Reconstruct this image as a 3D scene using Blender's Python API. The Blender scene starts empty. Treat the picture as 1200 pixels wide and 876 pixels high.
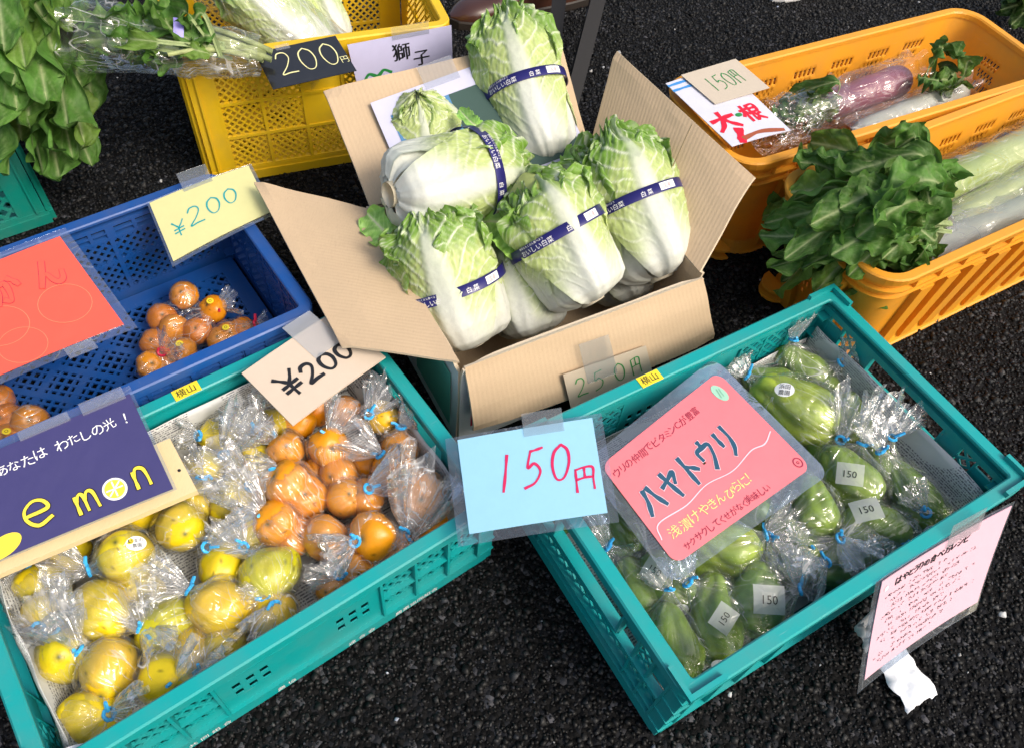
import bpy, math, random
import numpy as np
from mathutils import Vector, Matrix

random.seed(7)
RNG = np.random.default_rng(7)
SC = bpy.context.scene
COL = SC.collection
PI = math.pi

# ------------------------------------------------------------------ camera
CAM_H, CAM_F, CAM_PITCH, CAM_ROLL = 1.17, 962.2, math.radians(53.86), math.radians(7.02)
_fw = np.array([0.0, math.cos(CAM_PITCH), -math.sin(CAM_PITCH)])
_rt = np.array([1.0, 0.0, 0.0])
_up = np.cross(_rt, _fw)
CR = _rt * math.cos(CAM_ROLL) + _up * math.sin(CAM_ROLL)
CU = _up * math.cos(CAM_ROLL) - _rt * math.sin(CAM_ROLL)
CPOS = np.array([0.0, 0.0, CAM_H])
cam_data = bpy.data.cameras.new('camera')
cam_data.sensor_width = 36.0
cam_data.lens = CAM_F / 1200.0 * 36.0
cam_data.clip_start = 0.02
cam_data.clip_end = 500.0
cam = bpy.data.objects.new('camera', cam_data)
COL.objects.link(cam)
cam.matrix_world = Matrix(((CR[0], CU[0], -_fw[0], 0), (CR[1], CU[1], -_fw[1], 0), (CR[2], CU[2], -_fw[2], CAM_H), (0, 0, 0, 1)))
SC.camera = cam

# ------------------------------------------------------------------ sky, sun, exposure
SUN_EL, SUN_AZ = math.radians(46), math.radians(118)     # azimuth measured from +Y (away from camera) towards +X (right)
world = bpy.data.worlds.new('World')
SC.world = world
world.use_nodes = True
wn = world.node_tree
sky = wn.nodes.new('ShaderNodeTexSky')
sky.sky_type = 'NISHITA'
sky.sun_disc = False
sky.sun_elevation = SUN_EL
sky.sun_rotation = SUN_AZ
sky.air_density = 1.3
sky.dust_density = 6.0
sky.ozone_density = 1.0
wn.links.new(sky.outputs[0], wn.nodes['Background'].inputs[0])
wn.nodes['Background'].inputs[1].default_value = 0.14
sun_d = bpy.data.lights.new('sun', 'SUN')
sun_d.energy = 1.6
sun_d.angle = math.radians(20)
sun_d.color = (1.0, 0.95, 0.88)
sun = bpy.data.objects.new('sun', sun_d)
COL.objects.link(sun)
_sd = Vector((math.sin(SUN_AZ) * math.cos(SUN_EL), math.cos(SUN_AZ) * math.cos(SUN_EL), math.sin(SUN_EL)))
sun.rotation_euler = _sd.to_track_quat('Z', 'Y').to_euler()
SC.view_settings.view_transform = 'Standard'
SC.view_settings.look = 'None'
SC.view_settings.exposure = 0.5
SC.view_settings.gamma = 1.0
SC.view_settings.use_curve_mapping = False
SC.render.engine = 'CYCLES'
SC.cycles.transparent_max_bounces = 24
SC.cycles.max_bounces = 8
SC.cycles.diffuse_bounces = 3
SC.cycles.glossy_bounces = 3
SC.cycles.transmission_bounces = 4
SC.cycles.use_denoising = True
SC.cycles.caustics_reflective = False
SC.cycles.caustics_refractive = False

# ------------------------------------------------------------------ helpers
def at(px, py, z):
    """World point at height z seen at photograph pixel (px, py): used to survey where things stand."""
    d = CR * ((px - 600) / CAM_F) + CU * (-(py - 438) / CAM_F) + _fw
    return CPOS + d * ((z - CAM_H) / d[2])

def lin(r, g, b):
    f = lambda c: (c / 255 / 12.92) if c <= 10 else ((c / 255 + 0.055) / 1.055) ** 2.4
    return (f(r), f(g), f(b))

def nrm(v):
    v = np.asarray(v, float)
    return v / (np.linalg.norm(v) + 1e-12)

def sstep(a, b, x):
    t = np.clip((x - a) / (b - a), 0, 1)
    return t * t * (3 - 2 * t)

def _hash(i, j, k, s):
    n = (i * 374761393 + j * 668265263 + k * 2147483647 + s * 974711) & 0xFFFFFFFF
    n = ((n ^ (n >> 13)) * 1274126177) & 0xFFFFFFFF
    n = ((n ^ (n >> 16)) * 2246822519) & 0xFFFFFFFF
    return (n & 0xFFFFFF) / 0xFFFFFF * 2 - 1

def vnoise(P, freq, seed=0):
    """smooth value noise in -1..1 at points P (n,3)"""
    Q = np.asarray(P, float) * freq
    F = np.floor(Q)
    I = F.astype(np.int64)
    t = Q - F
    t = t * t * (3 - 2 * t)
    r = 0
    for a in (0, 1):
        for b in (0, 1):
            for c in (0, 1):
                w = (t[:, 0] if a else 1 - t[:, 0]) * (t[:, 1] if b else 1 - t[:, 1]) * (t[:, 2] if c else 1 - t[:, 2])
                r = r + w * _hash(I[:, 0] + a, I[:, 1] + b, I[:, 2] + c, seed)
    return r

class MB:
    """collects boxes, bars, tubes and grids; build() links them as ONE mesh object"""
    def __init__(s):
        s.v, s.f, s.n, s.c, s.uv = [], [], 0, [], []
    def add(s, V, F, color=None):
        V = np.asarray(V, float).reshape(-1, 3)
        s.v.append(V)
        s.f += [tuple(i + s.n for i in f) for f in F]
        s.n += len(V)
        if color is None:
            s.c.append(np.full((len(V), 3), np.nan))
        else:
            color = np.asarray(color, float)
            s.c.append(np.tile(color, (len(V), 1)) if color.ndim == 1 else color)
        return s
    def box(s, a, b, fn=None, color=None):
        (x0, y0, z0), (x1, y1, z1) = a, b
        V = np.array([(x0, y0, z0), (x1, y0, z0), (x1, y1, z0), (x0, y1, z0), (x0, y0, z1), (x1, y0, z1), (x1, y1, z1), (x0, y1, z1)], float)
        if fn is not None: V = fn(V)
        return s.add(V, [(0, 3, 2, 1), (4, 5, 6, 7), (0, 1, 5, 4), (1, 2, 6, 5), (2, 3, 7, 6), (3, 0, 4, 7)], color)
    def grid(s, P, closed_u=False, color=None):
        """P (nv, nu, 3)"""
        nv, nu = P.shape[:2]
        F = []
        for j in range(nv - 1):
            for i in range(nu if closed_u else nu - 1):
                k = (i + 1) % nu
                F.append((j * nu + i, j * nu + k, (j + 1) * nu + k, (j + 1) * nu + i))
        return s.add(P.reshape(-1, 3), F, None if color is None else (color.reshape(-1, 3) if np.ndim(color) > 1 else color))
    def tube(s, pts, rad, n=8, color=None, cap=True):
        pts = np.asarray(pts, float)
        rad = np.broadcast_to(np.asarray(rad, float), (len(pts),))
        T = np.gradient(pts, axis=0)
        ref = np.array([0.0, 0.0, 1.0]) if abs(nrm(pts[-1] - pts[0])[2]) < 0.9 else np.array([1.0, 0, 0])
        rings = []
        for p, t, r in zip(pts, T, rad):
            t = nrm(t); a = nrm(np.cross(t, ref)); b = np.cross(t, a)
            th = np.arange(n) * 2 * PI / n
            rings.append(p + r * (np.cos(th)[:, None] * a + np.sin(th)[:, None] * b))
        P = np.array(rings)
        s.grid(P, True, color)
        if cap:
            o = s.n - len(pts) * n
            s.f.append(tuple(o + i for i in range(n)))
            s.f.append(tuple(o + (len(pts) - 1) * n + n - 1 - i for i in range(n)))
        return s
    def mesh(s, name, smooth=False):
        m = bpy.data.meshes.new(name)
        V = np.concatenate(s.v) if s.v else np.zeros((0, 3))
        m.from_pydata(V.tolist(), [], s.f)
        C = np.concatenate(s.c) if s.c else np.zeros((0, 3))
        if len(C) and not np.isnan(C).all():
            C = np.nan_to_num(C, nan=0.5)
            at_ = m.attributes.new('Col', 'FLOAT_COLOR', 'POINT')
            at_.data.foreach_set('color', np.concatenate([C, np.ones((len(C), 1))], 1).astype(np.float32).ravel())
        if smooth:
            m.polygons.foreach_set('use_smooth', [True] * len(m.polygons))
        m.update()
        return m
    def build(s, name, mat, parent=None, smooth=False, loc=None):
        """verts are in the local frame of the parent thing; with loc they are world verts of a thing of its own"""
        if loc is not None:
            s.v = [v - np.asarray(loc) for v in s.v]
        o = bpy.data.objects.new(name, s.mesh(name, smooth))
        COL.objects.link(o)
        for m in (mat if isinstance(mat, (list, tuple)) else [mat]):
            o.data.materials.append(m)
        if parent is not None: o.parent = parent
        if loc is not None: o.location = loc
        return o

def tag(o, label, cat, group=None, kind=None):
    if label: o['label'] = label
    if cat: o['category'] = cat
    if group: o['group'] = group
    if kind: o['kind'] = kind
    return o

def thing(name, label, cat, loc=(0, 0, 0), rotz=0.0, group=None):
    o = bpy.data.objects.new(name, None)
    o.empty_display_size = 0.05
    COL.objects.link(o)
    o.location = [float(x) for x in loc]
    o.rotation_euler = (0, 0, rotz)
    return tag(o, label, cat, group)

def wpart(mb, name, mat, t, smooth=False):
    """a part from world-space verts under thing t (whose empty is only translated)"""
    L = np.array(t.location) if t.parent is None else np.array(t.parent.location)
    mb.v = [v - L for v in mb.v]
    return mb.build(name, mat, t, smooth)

def arc(pts, n=24):
    """Catmull-Rom through pts"""
    P = np.asarray(pts, float)
    if len(P) == 2: return np.linspace(P[0], P[1], n)
    Q = np.vstack([2 * P[0] - P[1], P, 2 * P[-1] - P[-2]])
    out = []
    m = max(2, n // (len(P) - 1))
    for i in range(1, len(Q) - 2):
        p0, p1, p2, p3 = Q[i - 1], Q[i], Q[i + 1], Q[i + 2]
        for t in np.linspace(0, 1, m, endpoint=False):
            out.append(0.5 * (2 * p1 + (p2 - p0) * t + (2 * p0 - 5 * p1 + 4 * p2 - p3) * t * t + (3 * p1 - p0 - 3 * p2 + p3) * t ** 3))
    out.append(P[-1])
    return np.array(out)

_tcache = {}
def text2d(s, shear=0.0):
    """glyph mesh of a string: (n,2) verts with cap height about 0.72, faces, width"""
    if (s, shear) not in _tcache:
        c = bpy.data.curves.new('lettering', 'FONT')
        c.body = s; c.resolution_u = 2; c.shear = shear
        o = bpy.data.objects.new('lettering', c)
        COL.objects.link(o)
        m = bpy.data.meshes.new_from_object(o.evaluated_get(bpy.context.evaluated_depsgraph_get()))
        V = np.array([v.co[:2] for v in m.vertices])
        F = [tuple(p.vertices) for p in m.polygons]
        bpy.data.objects.remove(o); bpy.data.curves.remove(c); bpy.data.meshes.remove(m)
        _tcache[(s, shear)] = (V - [V[:, 0].min(), 0], F)
    return _tcache[(s, shear)]

# ------------------------------------------------------------------ materials
MATS = {}
def newmat(name):
    m = bpy.data.materials.new(name); m.use_nodes = True
    nt = m.node_tree
    MATS[name] = m
    return m, nt, nt.nodes['Principled BSDF'], nt.nodes['Material Output']

def nd(nt, typ, **kw):
    n = nt.nodes.new(typ)
    for k, v in kw.items():
        if k.startswith('i_'): n.inputs[k[2:].replace('_', ' ')].default_value = v
        else: setattr(n, k, v)
    return n

def texco(nt, scale=1.0, out='Object'):
    t = nt.nodes.new('ShaderNodeTexCoord'); mp = nt.nodes.new('ShaderNodeMapping')
    mp.inputs['Scale'].default_value = (scale,) * 3 if np.isscalar(scale) else scale
    nt.links.new(t.outputs[out], mp.inputs[0])
    return mp.outputs[0]

def mixcol(nt, a, b, fac, blend='MIX'):
    n = nt.nodes.new('ShaderNodeMix'); n.data_type = 'RGBA'; n.blend_type = blend
    for i, x in ((6, a), (7, b)):
        if isinstance(x, tuple): n.inputs[i].default_value = (*x[:3], 1)
        else: nt.links.new(x, n.inputs[i])
    if isinstance(fac, (int, float)): n.inputs[0].default_value = fac
    else: nt.links.new(fac, n.inputs[0])
    return n.outputs[2]

def ramp(nt, src, stops):
    r = nt.nodes.new('ShaderNodeValToRGB')
    els = r.color_ramp.elements
    while len(els) < len(stops): els.new(0.5)
    for e, (p, c) in zip(els, stops):
        e.position = p; e.color = (*(c if isinstance(c, tuple) else (c, c, c)), 1)
    nt.links.new(src, r.inputs[0])
    return r.outputs[0]

def bump(nt, bsdf, h, strength=0.3, dist=0.001):
    b = nt.nodes.new('ShaderNodeBump')
    b.inputs['Strength'].default_value = strength; b.inputs['Distance'].default_value = dist
    nt.links.new(h, b.inputs['Height']); nt.links.new(b.outputs[0], bsdf.inputs['Normal'])
    return b

def noise_tex(nt, co, scale, detail=4, rough=0.55, dist=0.0):
    n = nt.nodes.new('ShaderNodeTexNoise')
    n.inputs['Scale'].default_value = scale; n.inputs['Detail'].default_value = detail
    n.inputs['Roughness'].default_value = rough; n.inputs['Distortion'].default_value = dist
    nt.links.new(co, n.inputs[0])
    return n.outputs[0]

def m_plastic(name, col, rough=0.38, transl=0.0, dirt=0.55):
    m, nt, b, out = newmat(name)
    co = texco(nt)
    n1 = noise_tex(nt, co, 14, 6, 0.65)
    d = ramp(nt, n1, [(0.42, 0.0), (0.75, 1.0)])
    fine = noise_tex(nt, co, 260, 3, 0.6)
    c2 = tuple(min(1, x * 0.66 + g_) for x, g_ in zip(col, (0.055, 0.048, 0.038)))
    dm = nd(nt, 'ShaderNodeMath', operation='MULTIPLY'); nt.links.new(d, dm.inputs[0]); dm.inputs[1].default_value = dirt
    c = mixcol(nt, col, c2, dm.outputs[0])
    sc1 = noise_tex(nt, texco(nt, (30, 420, 300)), 1, 2, .6); sc2 = noise_tex(nt, texco(nt, (380, 26, 300)), 1, 2, .6)
    smx = nd(nt, 'ShaderNodeMath', operation='MAXIMUM'); nt.links.new(sc1, smx.inputs[0]); nt.links.new(sc2, smx.inputs[1])
    c = mixcol(nt, c, tuple(min(1, x * .8 + .12) for x in col), ramp(nt, smx.outputs[0], [(.68, 0.0), (.80, .6)]))
    nt.links.new(c, b.inputs['Base Color'])
    r = nd(nt, 'ShaderNodeMapRange'); nt.links.new(n1, r.inputs[0]); r.inputs[3].default_value = rough - 0.1; r.inputs[4].default_value = rough + 0.22
    nt.links.new(r.outputs[0], b.inputs['Roughness'])
    bump(nt, b, fine, 0.12, 0.0006)
    if transl:
        t = nd(nt, 'ShaderNodeBsdfTranslucent'); nt.links.new(c, t.inputs[0])
        mx = nd(nt, 'ShaderNodeMixShader'); mx.inputs[0].default_value = transl
        nt.links.new(b.outputs[0], mx.inputs[1]); nt.links.new(t.outputs[0], mx.inputs[2]); nt.links.new(mx.outputs[0], out.inputs[0])
    return m

def m_plain(name, col, rough=0.5, coat=0.0, spec=0.5, bumps=None):
    m, nt, b, out = newmat(name)
    b.inputs['Base Color'].default_value = (*col, 1)
    b.inputs['Roughness'].default_value = rough
    b.inputs['Specular IOR Level'].default_value = spec
    b.inputs['Coat Weight'].default_value = coat
    b.inputs['Coat Roughness'].default_value = 0.06
    if bumps:
        co = texco(nt)
        bump(nt, b, noise_tex(nt, co, bumps[0], 3), bumps[1], 0.002)
    return m

def m_paper(name, col, rough=0.75, lam=False, var=0.06):
    m, nt, b, out = newmat(name)
    co = texco(nt)
    n1 = noise_tex(nt, co, 60, 5, 0.7)
    c = mixcol(nt, tuple(x * (1 - var) for x in col), tuple(min(1, x * (1 + var)) for x in col), n1)
    nt.links.new(c, b.inputs['Base Color'])
    b.inputs['Roughness'].default_value = rough
    if lam:
        b.inputs['Roughness'].default_value = 0.35
        b.inputs['Coat Weight'].default_value = 1.0
        b.inputs['Coat Roughness'].default_value = 0.08
        b.inputs['Coat IOR'].default_value = 1.6
        w = noise_tex(nt, co, 22, 2, 0.5)
        bp = bump(nt, b, w, 0.5, 0.003)
        nt.links.new(bp.outputs[0], b.inputs['Coat Normal'])
    else:
        bump(nt, b, noise_tex(nt, co, 500, 3), 0.15, 0.0004)
    return m

def m_kraft(name, col, corr=0.0):
    m, nt, b, out = newmat(name)
    co = texco(nt)
    n1 = noise_tex(nt, co, 9, 5, 0.7)
    f = noise_tex(nt, texco(nt, (900, 90, 400)), 1, 4, 0.7)
    c = mixcol(nt, tuple(x * 0.9 for x in col), tuple(x * 1.08 for x in col), n1)
    c = mixcol(nt, c, tuple(x * 0.72 for x in col), ramp(nt, f, [(0.5, 0.0), (0.8, 0.6)]))
    nt.links.new(c, b.inputs['Base Color'])
    b.inputs['Roughness'].default_value = 0.82
    if corr:
        w = nd(nt, 'ShaderNodeTexWave', wave_type='BANDS', bands_direction='X')
        w.inputs['Scale'].default_value = corr; w.inputs['Distortion'].default_value = 0.6; w.inputs['Detail'].default_value = 1
        nt.links.new(texco(nt, 1.0, 'UV'), w.inputs[0])
        bump(nt, b, w.outputs[1], 0.16, 0.0012)
    else:
        bump(nt, b, f, 0.1, 0.0006)
    return m

def m_vcol(name, rough=0.5, transl=0.0, nscale=80, namp=0.18, spec=0.5, bumpv=None, coat=0.0, sss=0.0):
    m, nt, b, out = newmat(name)
    a = nd(nt, 'ShaderNodeAttribute', attribute_name='Col')
    co = texco(nt)
    n1 = noise_tex(nt, co, nscale, 4, 0.65)
    c = mixcol(nt, a.outputs[0], ramp(nt, n1, [(0.3, 1 - 2 * namp), (0.7, 1.0)]), 1.0, 'MULTIPLY')
    nt.links.new(c, b.inputs['Base Color'])
    b.inputs['Roughness'].default_value = rough
    b.inputs['Specular IOR Level'].default_value = spec
    b.inputs['Coat Weight'].default_value = coat
    b.inputs['Coat Roughness'].default_value = 0.12
    if sss:
        b.inputs['Subsurface Weight'].default_value = sss
        b.inputs['Subsurface Radius'].default_value = (0.012, 0.012, 0.006)
        b.inputs['Subsurface Scale'].default_value = 0.4
    if bumpv:
        bump(nt, b, noise_tex(nt, co, bumpv[0], 3, 0.6), bumpv[1], bumpv[2])
    if transl:
        t = nd(nt, 'ShaderNodeBsdfTranslucent'); nt.links.new(c, t.inputs[0])
        mx = nd(nt, 'ShaderNodeMixShader'); mx.inputs[0].default_value = transl
        nt.links.new(b.outputs[0], mx.inputs[1]); nt.links.new(t.outputs[0], mx.inputs[2]); nt.links.new(mx.outputs[0], out.inputs[0])
    return m

def m_film(name, haze=0.04, rough=0.08, crinkle=1.0, gain=1.2, tint=(0.985, 0.99, 0.99), scale=55, lines=0.0, fold=False):
    """thin clear polythene: sees through, mirrors sky and sun at its creases, sharp folds whitened with painted streaks that imitate glints.
    fold: the mesh carries a 'fold' vector (round the bag, along the bag) that the pleats follow"""
    m, nt, b, out = newmat(name)
    nt.nodes.remove(b)
    co = texco(nt)
    if fold:
        at_ = nd(nt, 'ShaderNodeAttribute', attribute_name='fold')
        fo = at_.outputs['Vector']
    else: fo = co
    def ridge(src, sc, dist, detail=1):
        n1 = noise_tex(nt, src, sc, detail, 0.5, dist)
        ab = nd(nt, 'ShaderNodeMath', operation='SUBTRACT'); nt.links.new(n1, ab.inputs[0]); ab.inputs[1].default_value = 0.5
        rg = nd(nt, 'ShaderNodeMath', operation='ABSOLUTE'); nt.links.new(ab.outputs[0], rg.inputs[0])
        return rg.outputs[0]
    h = nd(nt, 'ShaderNodeMath', operation='MULTIPLY_ADD')
    nt.links.new(ridge(fo, 3.4 if fold else scale * 2.6, .7), h.inputs[0]); h.inputs[1].default_value = 0.45; nt.links.new(ridge(co, scale, .9), h.inputs[2])
    bp = nd(nt, 'ShaderNodeBump'); bp.inputs['Strength'].default_value = crinkle; bp.inputs['Distance'].default_value = 0.016
    nt.links.new(h.outputs[0], bp.inputs['Height'])
    fr = nd(nt, 'ShaderNodeFresnel'); fr.inputs[0].default_value = 1.42
    g = nd(nt, 'ShaderNodeMath', operation='MULTIPLY', use_clamp=True); nt.links.new(fr.outputs[0], g.inputs[0]); g.inputs[1].default_value = gain
    g2 = nd(nt, 'ShaderNodeMath', operation='MINIMUM'); nt.links.new(g.outputs[0], g2.inputs[0]); g2.inputs[1].default_value = 0.34
    tr = nd(nt, 'ShaderNodeBsdfTransparent'); tr.inputs[0].default_value = (*tint, 1)
    gl = nd(nt, 'ShaderNodeBsdfGlossy'); gl.inputs['Roughness'].default_value = rough; nt.links.new(bp.outputs[0], gl.inputs['Normal'])
    gl.inputs[0].default_value = (1, 1, 1, 1)
    df = nd(nt, 'ShaderNodeBsdfDiffuse'); df.inputs[0].default_value = (0.93, 0.94, 0.95, 1)
    tl = nd(nt, 'ShaderNodeBsdfTranslucent'); tl.inputs[0].default_value = (0.93, 0.94, 0.95, 1)
    m0 = nd(nt, 'ShaderNodeMixShader'); m0.inputs[0].default_value = 0.45
    nt.links.new(df.outputs[0], m0.inputs[1]); nt.links.new(tl.outputs[0], m0.inputs[2])
    m1 = nd(nt, 'ShaderNodeMixShader'); m1.inputs[0].default_value = haze
    if lines:  # crease glints painted in as diffuse white streaks, partly stress whitening
        def lm(src, sc, dist, wid):
            ln = nd(nt, 'ShaderNodeMapRange', clamp=True); nt.links.new(ridge(src, sc, dist, 0), ln.inputs[0])
            ln.inputs[1].default_value = 0.0; ln.inputs[2].default_value = wid; ln.inputs[3].default_value = 1.0; ln.inputs[4].default_value = 0.0
            return ln.outputs[0]
        la, lb = lm(fo, 2.6 if fold else scale, .5, .022), lm(co, scale * .8, 1.0, .02)
        mx = nd(nt, 'ShaderNodeMath', operation='MAXIMUM'); nt.links.new(la, mx.inputs[0]); nt.links.new(lb, mx.inputs[1])
        msk = ramp(nt, noise_tex(nt, co, 16, 1), [(.40, 0.15), (.60, 1.0)])
        ml = nd(nt, 'ShaderNodeMath', operation='MULTIPLY'); nt.links.new(mx.outputs[0], ml.inputs[0]); nt.links.new(msk, ml.inputs[1])
        hz = nd(nt, 'ShaderNodeMath', operation='MULTIPLY_ADD', use_clamp=True); nt.links.new(ml.outputs[0], hz.inputs[0]); hz.inputs[1].default_value = lines; hz.inputs[2].default_value = haze
        if fold:
            mk = nd(nt, 'ShaderNodeAttribute', attribute_name='milk')
            ad = nd(nt, 'ShaderNodeMath', operation='MULTIPLY_ADD', use_clamp=True); nt.links.new(mk.outputs['Fac'], ad.inputs[0]); ad.inputs[1].default_value = .15; nt.links.new(hz.outputs[0], ad.inputs[2])
            nt.links.new(ad.outputs[0], m1.inputs[0])
        else: nt.links.new(hz.outputs[0], m1.inputs[0])
    nt.links.new(tr.outputs[0], m1.inputs[1]); nt.links.new(m0.outputs[0], m1.inputs[2])
    m2 = nd(nt, 'ShaderNodeMixShader'); nt.links.new(g2.outputs[0], m2.inputs[0])
    nt.links.new(m1.outputs[0], m2.inputs[1]); nt.links.new(gl.outputs[0], m2.inputs[2])
    nt.links.new(m2.outputs[0], out.inputs[0])
    return m

def set_fold(o, nv, nu, kv, kr=1.0, milk=None):
    """pleat coordinates for a closed film grid of nv rows and nu columns"""
    th = np.arange(nu) * 2 * PI / nu
    V = np.zeros((nv, nu, 3))
    V[..., 0] = np.cos(th)[None] * kr; V[..., 1] = np.sin(th)[None] * kr; V[..., 2] = (np.linspace(0, 1, nv) * kv)[:, None] + len(o.data.polygons) * .013 + o.parent.location[0] * 31
    a = o.data.attributes.new('fold', 'FLOAT_VECTOR', 'POINT')
    a.data.foreach_set('vector', V.astype(np.float32).ravel())
    if milk is not None:
        b = o.data.attributes.new('milk', 'FLOAT', 'POINT')
        b.data.foreach_set('value', np.repeat(milk, nu).astype(np.float32))

def m_news(name):
    m, nt, b, out = newmat(name)
    uv = texco(nt, 1.0, 'UV')
    sx = nd(nt, 'ShaderNodeSeparateXYZ'); nt.links.new(uv, sx.inputs[0])
    w = nd(nt, 'ShaderNodeMath', operation='FRACT'); mu = nd(nt, 'ShaderNodeMath', operation='MULTIPLY'); nt.links.new(sx.outputs[1], mu.inputs[0]); mu.inputs[1].default_value = 190
    nt.links.new(mu.outputs[0], w.inputs[0])
    line = nd(nt, 'ShaderNodeMath', operation='LESS_THAN'); nt.links.new(w.outputs[0], line.inputs[0]); line.inputs[1].default_value = 0.5
    gl = noise_tex(nt, texco(nt, (420, 190, 1), 'UV'), 1.0, 1)
    ch = nd(nt, 'ShaderNodeMath', operation='GREATER_THAN'); nt.links.new(gl, ch.inputs[0]); ch.inputs[1].default_value = 0.47
    blk = noise_tex(nt, texco(nt, (9, 14, 1), 'UV'), 1.0, 0)
    bk = nd(nt, 'ShaderNodeMath', operation='GREATER_THAN'); nt.links.new(blk, bk.inputs[0]); bk.inputs[1].default_value = 0.42
    m1 = nd(nt, 'ShaderNodeMath', operation='MULTIPLY'); nt.links.new(line.outputs[0], m1.inputs[0]); nt.links.new(ch.outputs[0], m1.inputs[1])
    m2 = nd(nt, 'ShaderNodeMath', operation='MULTIPLY'); nt.links.new(m1.outputs[0], m2.inputs[0]); nt.links.new(bk.outputs[0], m2.inputs[1])
    m3 = nd(nt, 'ShaderNodeMath', operation='MULTIPLY'); nt.links.new(m2.outputs[0], m3.inputs[0]); m3.inputs[1].default_value = 0.85
    c = mixcol(nt, (0.58, 0.59, 0.57), (0.07, 0.07, 0.09), m3.outputs[0])
    nt.links.new(c, b.inputs['Base Color'])
    b.inputs['Roughness'].default_value = 0.85
    bump(nt, b, noise_tex(nt, texco(nt), 30, 3), 0.3, 0.004)
    return m

TEAL = m_plastic('teal_plastic', (0.003, 0.30, 0.30), 0.34)
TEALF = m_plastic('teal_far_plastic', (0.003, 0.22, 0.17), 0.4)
BLUE = m_plastic('blue_plastic', (0.005, 0.068, 0.28), 0.36)
YELLOW = m_plastic('yellow_plastic', (0.84, 0.54, 0.012), 0.4, 0.14)
ORANGE = m_plastic('orange_plastic', (0.92, 0.41, 0.03), 0.36, 0.24)
KRAFT = m_kraft('kraft_inside', (0.50, 0.37, 0.235), 42)
KRAFTP = m_kraft('kraft_plain', (0.50, 0.37, 0.235))
BOXWHITE = m_kraft('carton_white_outside', (0.66, 0.68, 0.66))
GREENPRINT = m_paper('carton_green_print', (0.10, 0.36, 0.27))
REDPRINT = m_paper('carton_red_print', (0.55, 0.03, 0.05))
CABBAGE = m_vcol('cabbage_leaf', 0.4, 0.22, 120, 0.06, 0.4, (240, 0.25, 0.0015))
LEAFM = m_vcol('daikon_leaf', 0.5, 0.32, 60, 0.18, 0.22, (110, 0.7, 0.003))
FRUIT = m_vcol('citrus_skin', 0.34, 0, 40, 0.08, 0.5, (420, 0.45, 0.0008))
CHAY = m_vcol('chayote_skin', 0.32, 0, 60, 0.12, 0.5, (90, 0.6, 0.002))
ROOT = m_vcol('daikon_root', 0.38, 0.1, 50, 0.06, 0.5, (60, 0.2, 0.001))
FILM = m_film('clear_film', 0.03, 0.07, .9, 1.7, scale=22, lines=.62, fold=True)
FILM2 = m_film('clear_film_fine', 0.02, 0.07, 0.8, 1.7, scale=26, lines=.5, fold=True)
POUCH = m_film('laminate_pouch', 0.05, 0.08, 0.12, 1.6, (0.84, 0.90, 0.98), 18, .10)
TAPE = m_film('clear_tape', 0.11, 0.2, 0.03, 1.2, (0.95, 0.96, 0.97), 40)
NEWS = m_news('newsprint')
TIE = m_plain('blue_tie', (0.05, 0.42, 0.80), 0.4)
TIER = m_plain('red_tie', (0.62, 0.02, 0.06), 0.4)
NAVY = m_plain('navy_band', (0.018, 0.015, 0.12), 0.35)
WHITEINK = m_plain('white_ink', (0.78, 0.78, 0.78), 0.5)
BLACKINK = m_plain('black_ink', (0.012, 0.012, 0.014), 0.4)
STICKW = m_plain('white_sticker', (0.78, 0.79, 0.78), 0.4)
STICKY = m_plain('yellow_sticker', (0.80, 0.62, 0.03), 0.4)

# ================================================================== ground
def m_asphalt():
    m, nt, b, out = newmat('asphalt')
    co = texco(nt)
    v = nd(nt, 'ShaderNodeTexVoronoi', feature='F1'); v.inputs['Scale'].default_value = 120; nt.links.new(co, v.inputs[0])
    sep = nd(nt, 'ShaderNodeSeparateColor'); nt.links.new(v.outputs['Color'], sep.inputs[0])
    c = ramp(nt, sep.outputs[0], [(0.0, (0.002, 0.002, 0.0022)), (0.6, (0.006, 0.006, 0.0065)), (0.93, (0.014, 0.015, 0.018)), (1.0, (0.09, 0.09, 0.1))])
    big = noise_tex(nt, co, 2.5, 4)
    c = mixcol(nt, c, ramp(nt, big, [(0.3, 0.7), (0.7, 1.0)]), 1.0, 'MULTIPLY')
    nt.links.new(c, b.inputs['Base Color'])
    b.inputs['Roughness'].default_value = 0.8
    b.inputs['Specular IOR Level'].default_value = .12
    h = nd(nt, 'ShaderNodeMath', operation='MULTIPLY'); nt.links.new(v.outputs['Distance'], h.inputs[0]); h.inputs[1].default_value = -1.0
    bump(nt, b, h.outputs[0], 0.9, 0.006)
    return m
ASPHALT = m_asphalt()
g = MB()
xs = np.array([-60, -12, -4, -1.5, 0, 1.5, 4, 12, 60.0])
GX, GY = np.meshgrid(xs, xs + 1)
g.grid(np.stack([GX, GY, np.zeros_like(GX)], 2))
tag(g.build('asphalt_ground', ASPHALT), 'dark rough asphalt ground under the crates', None, kind='structure')

# ------------------------------------------------------------------ poses of the boxes: x, y, yaw, length, width, height
BOX = dict(tr=(0.376, 0.617, math.radians(36.0), 0.605, 0.40, 0.203), tl=(-0.352, 0.461, math.radians(41.6), 0.60, 0.40, 0.178),
           bl=(-0.640, 0.737, math.radians(41.2), 0.56, 0.362, 0.199), ct=(0.007, 0.961, math.radians(33.5), 0.428, 0.350, 0.220),
           ye=(-0.502, 1.492, math.radians(25.6), 0.503, 0.34, 0.289), o1=(0.615, 1.469, math.radians(32.0), 0.79, 0.255, 0.27),
           o2=(0.805, 1.247, math.radians(35.0), 0.79, 0.265, 0.27), tf=(-1.215, 1.062, math.radians(40.0), 0.50, 0.36, 0.25))

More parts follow.
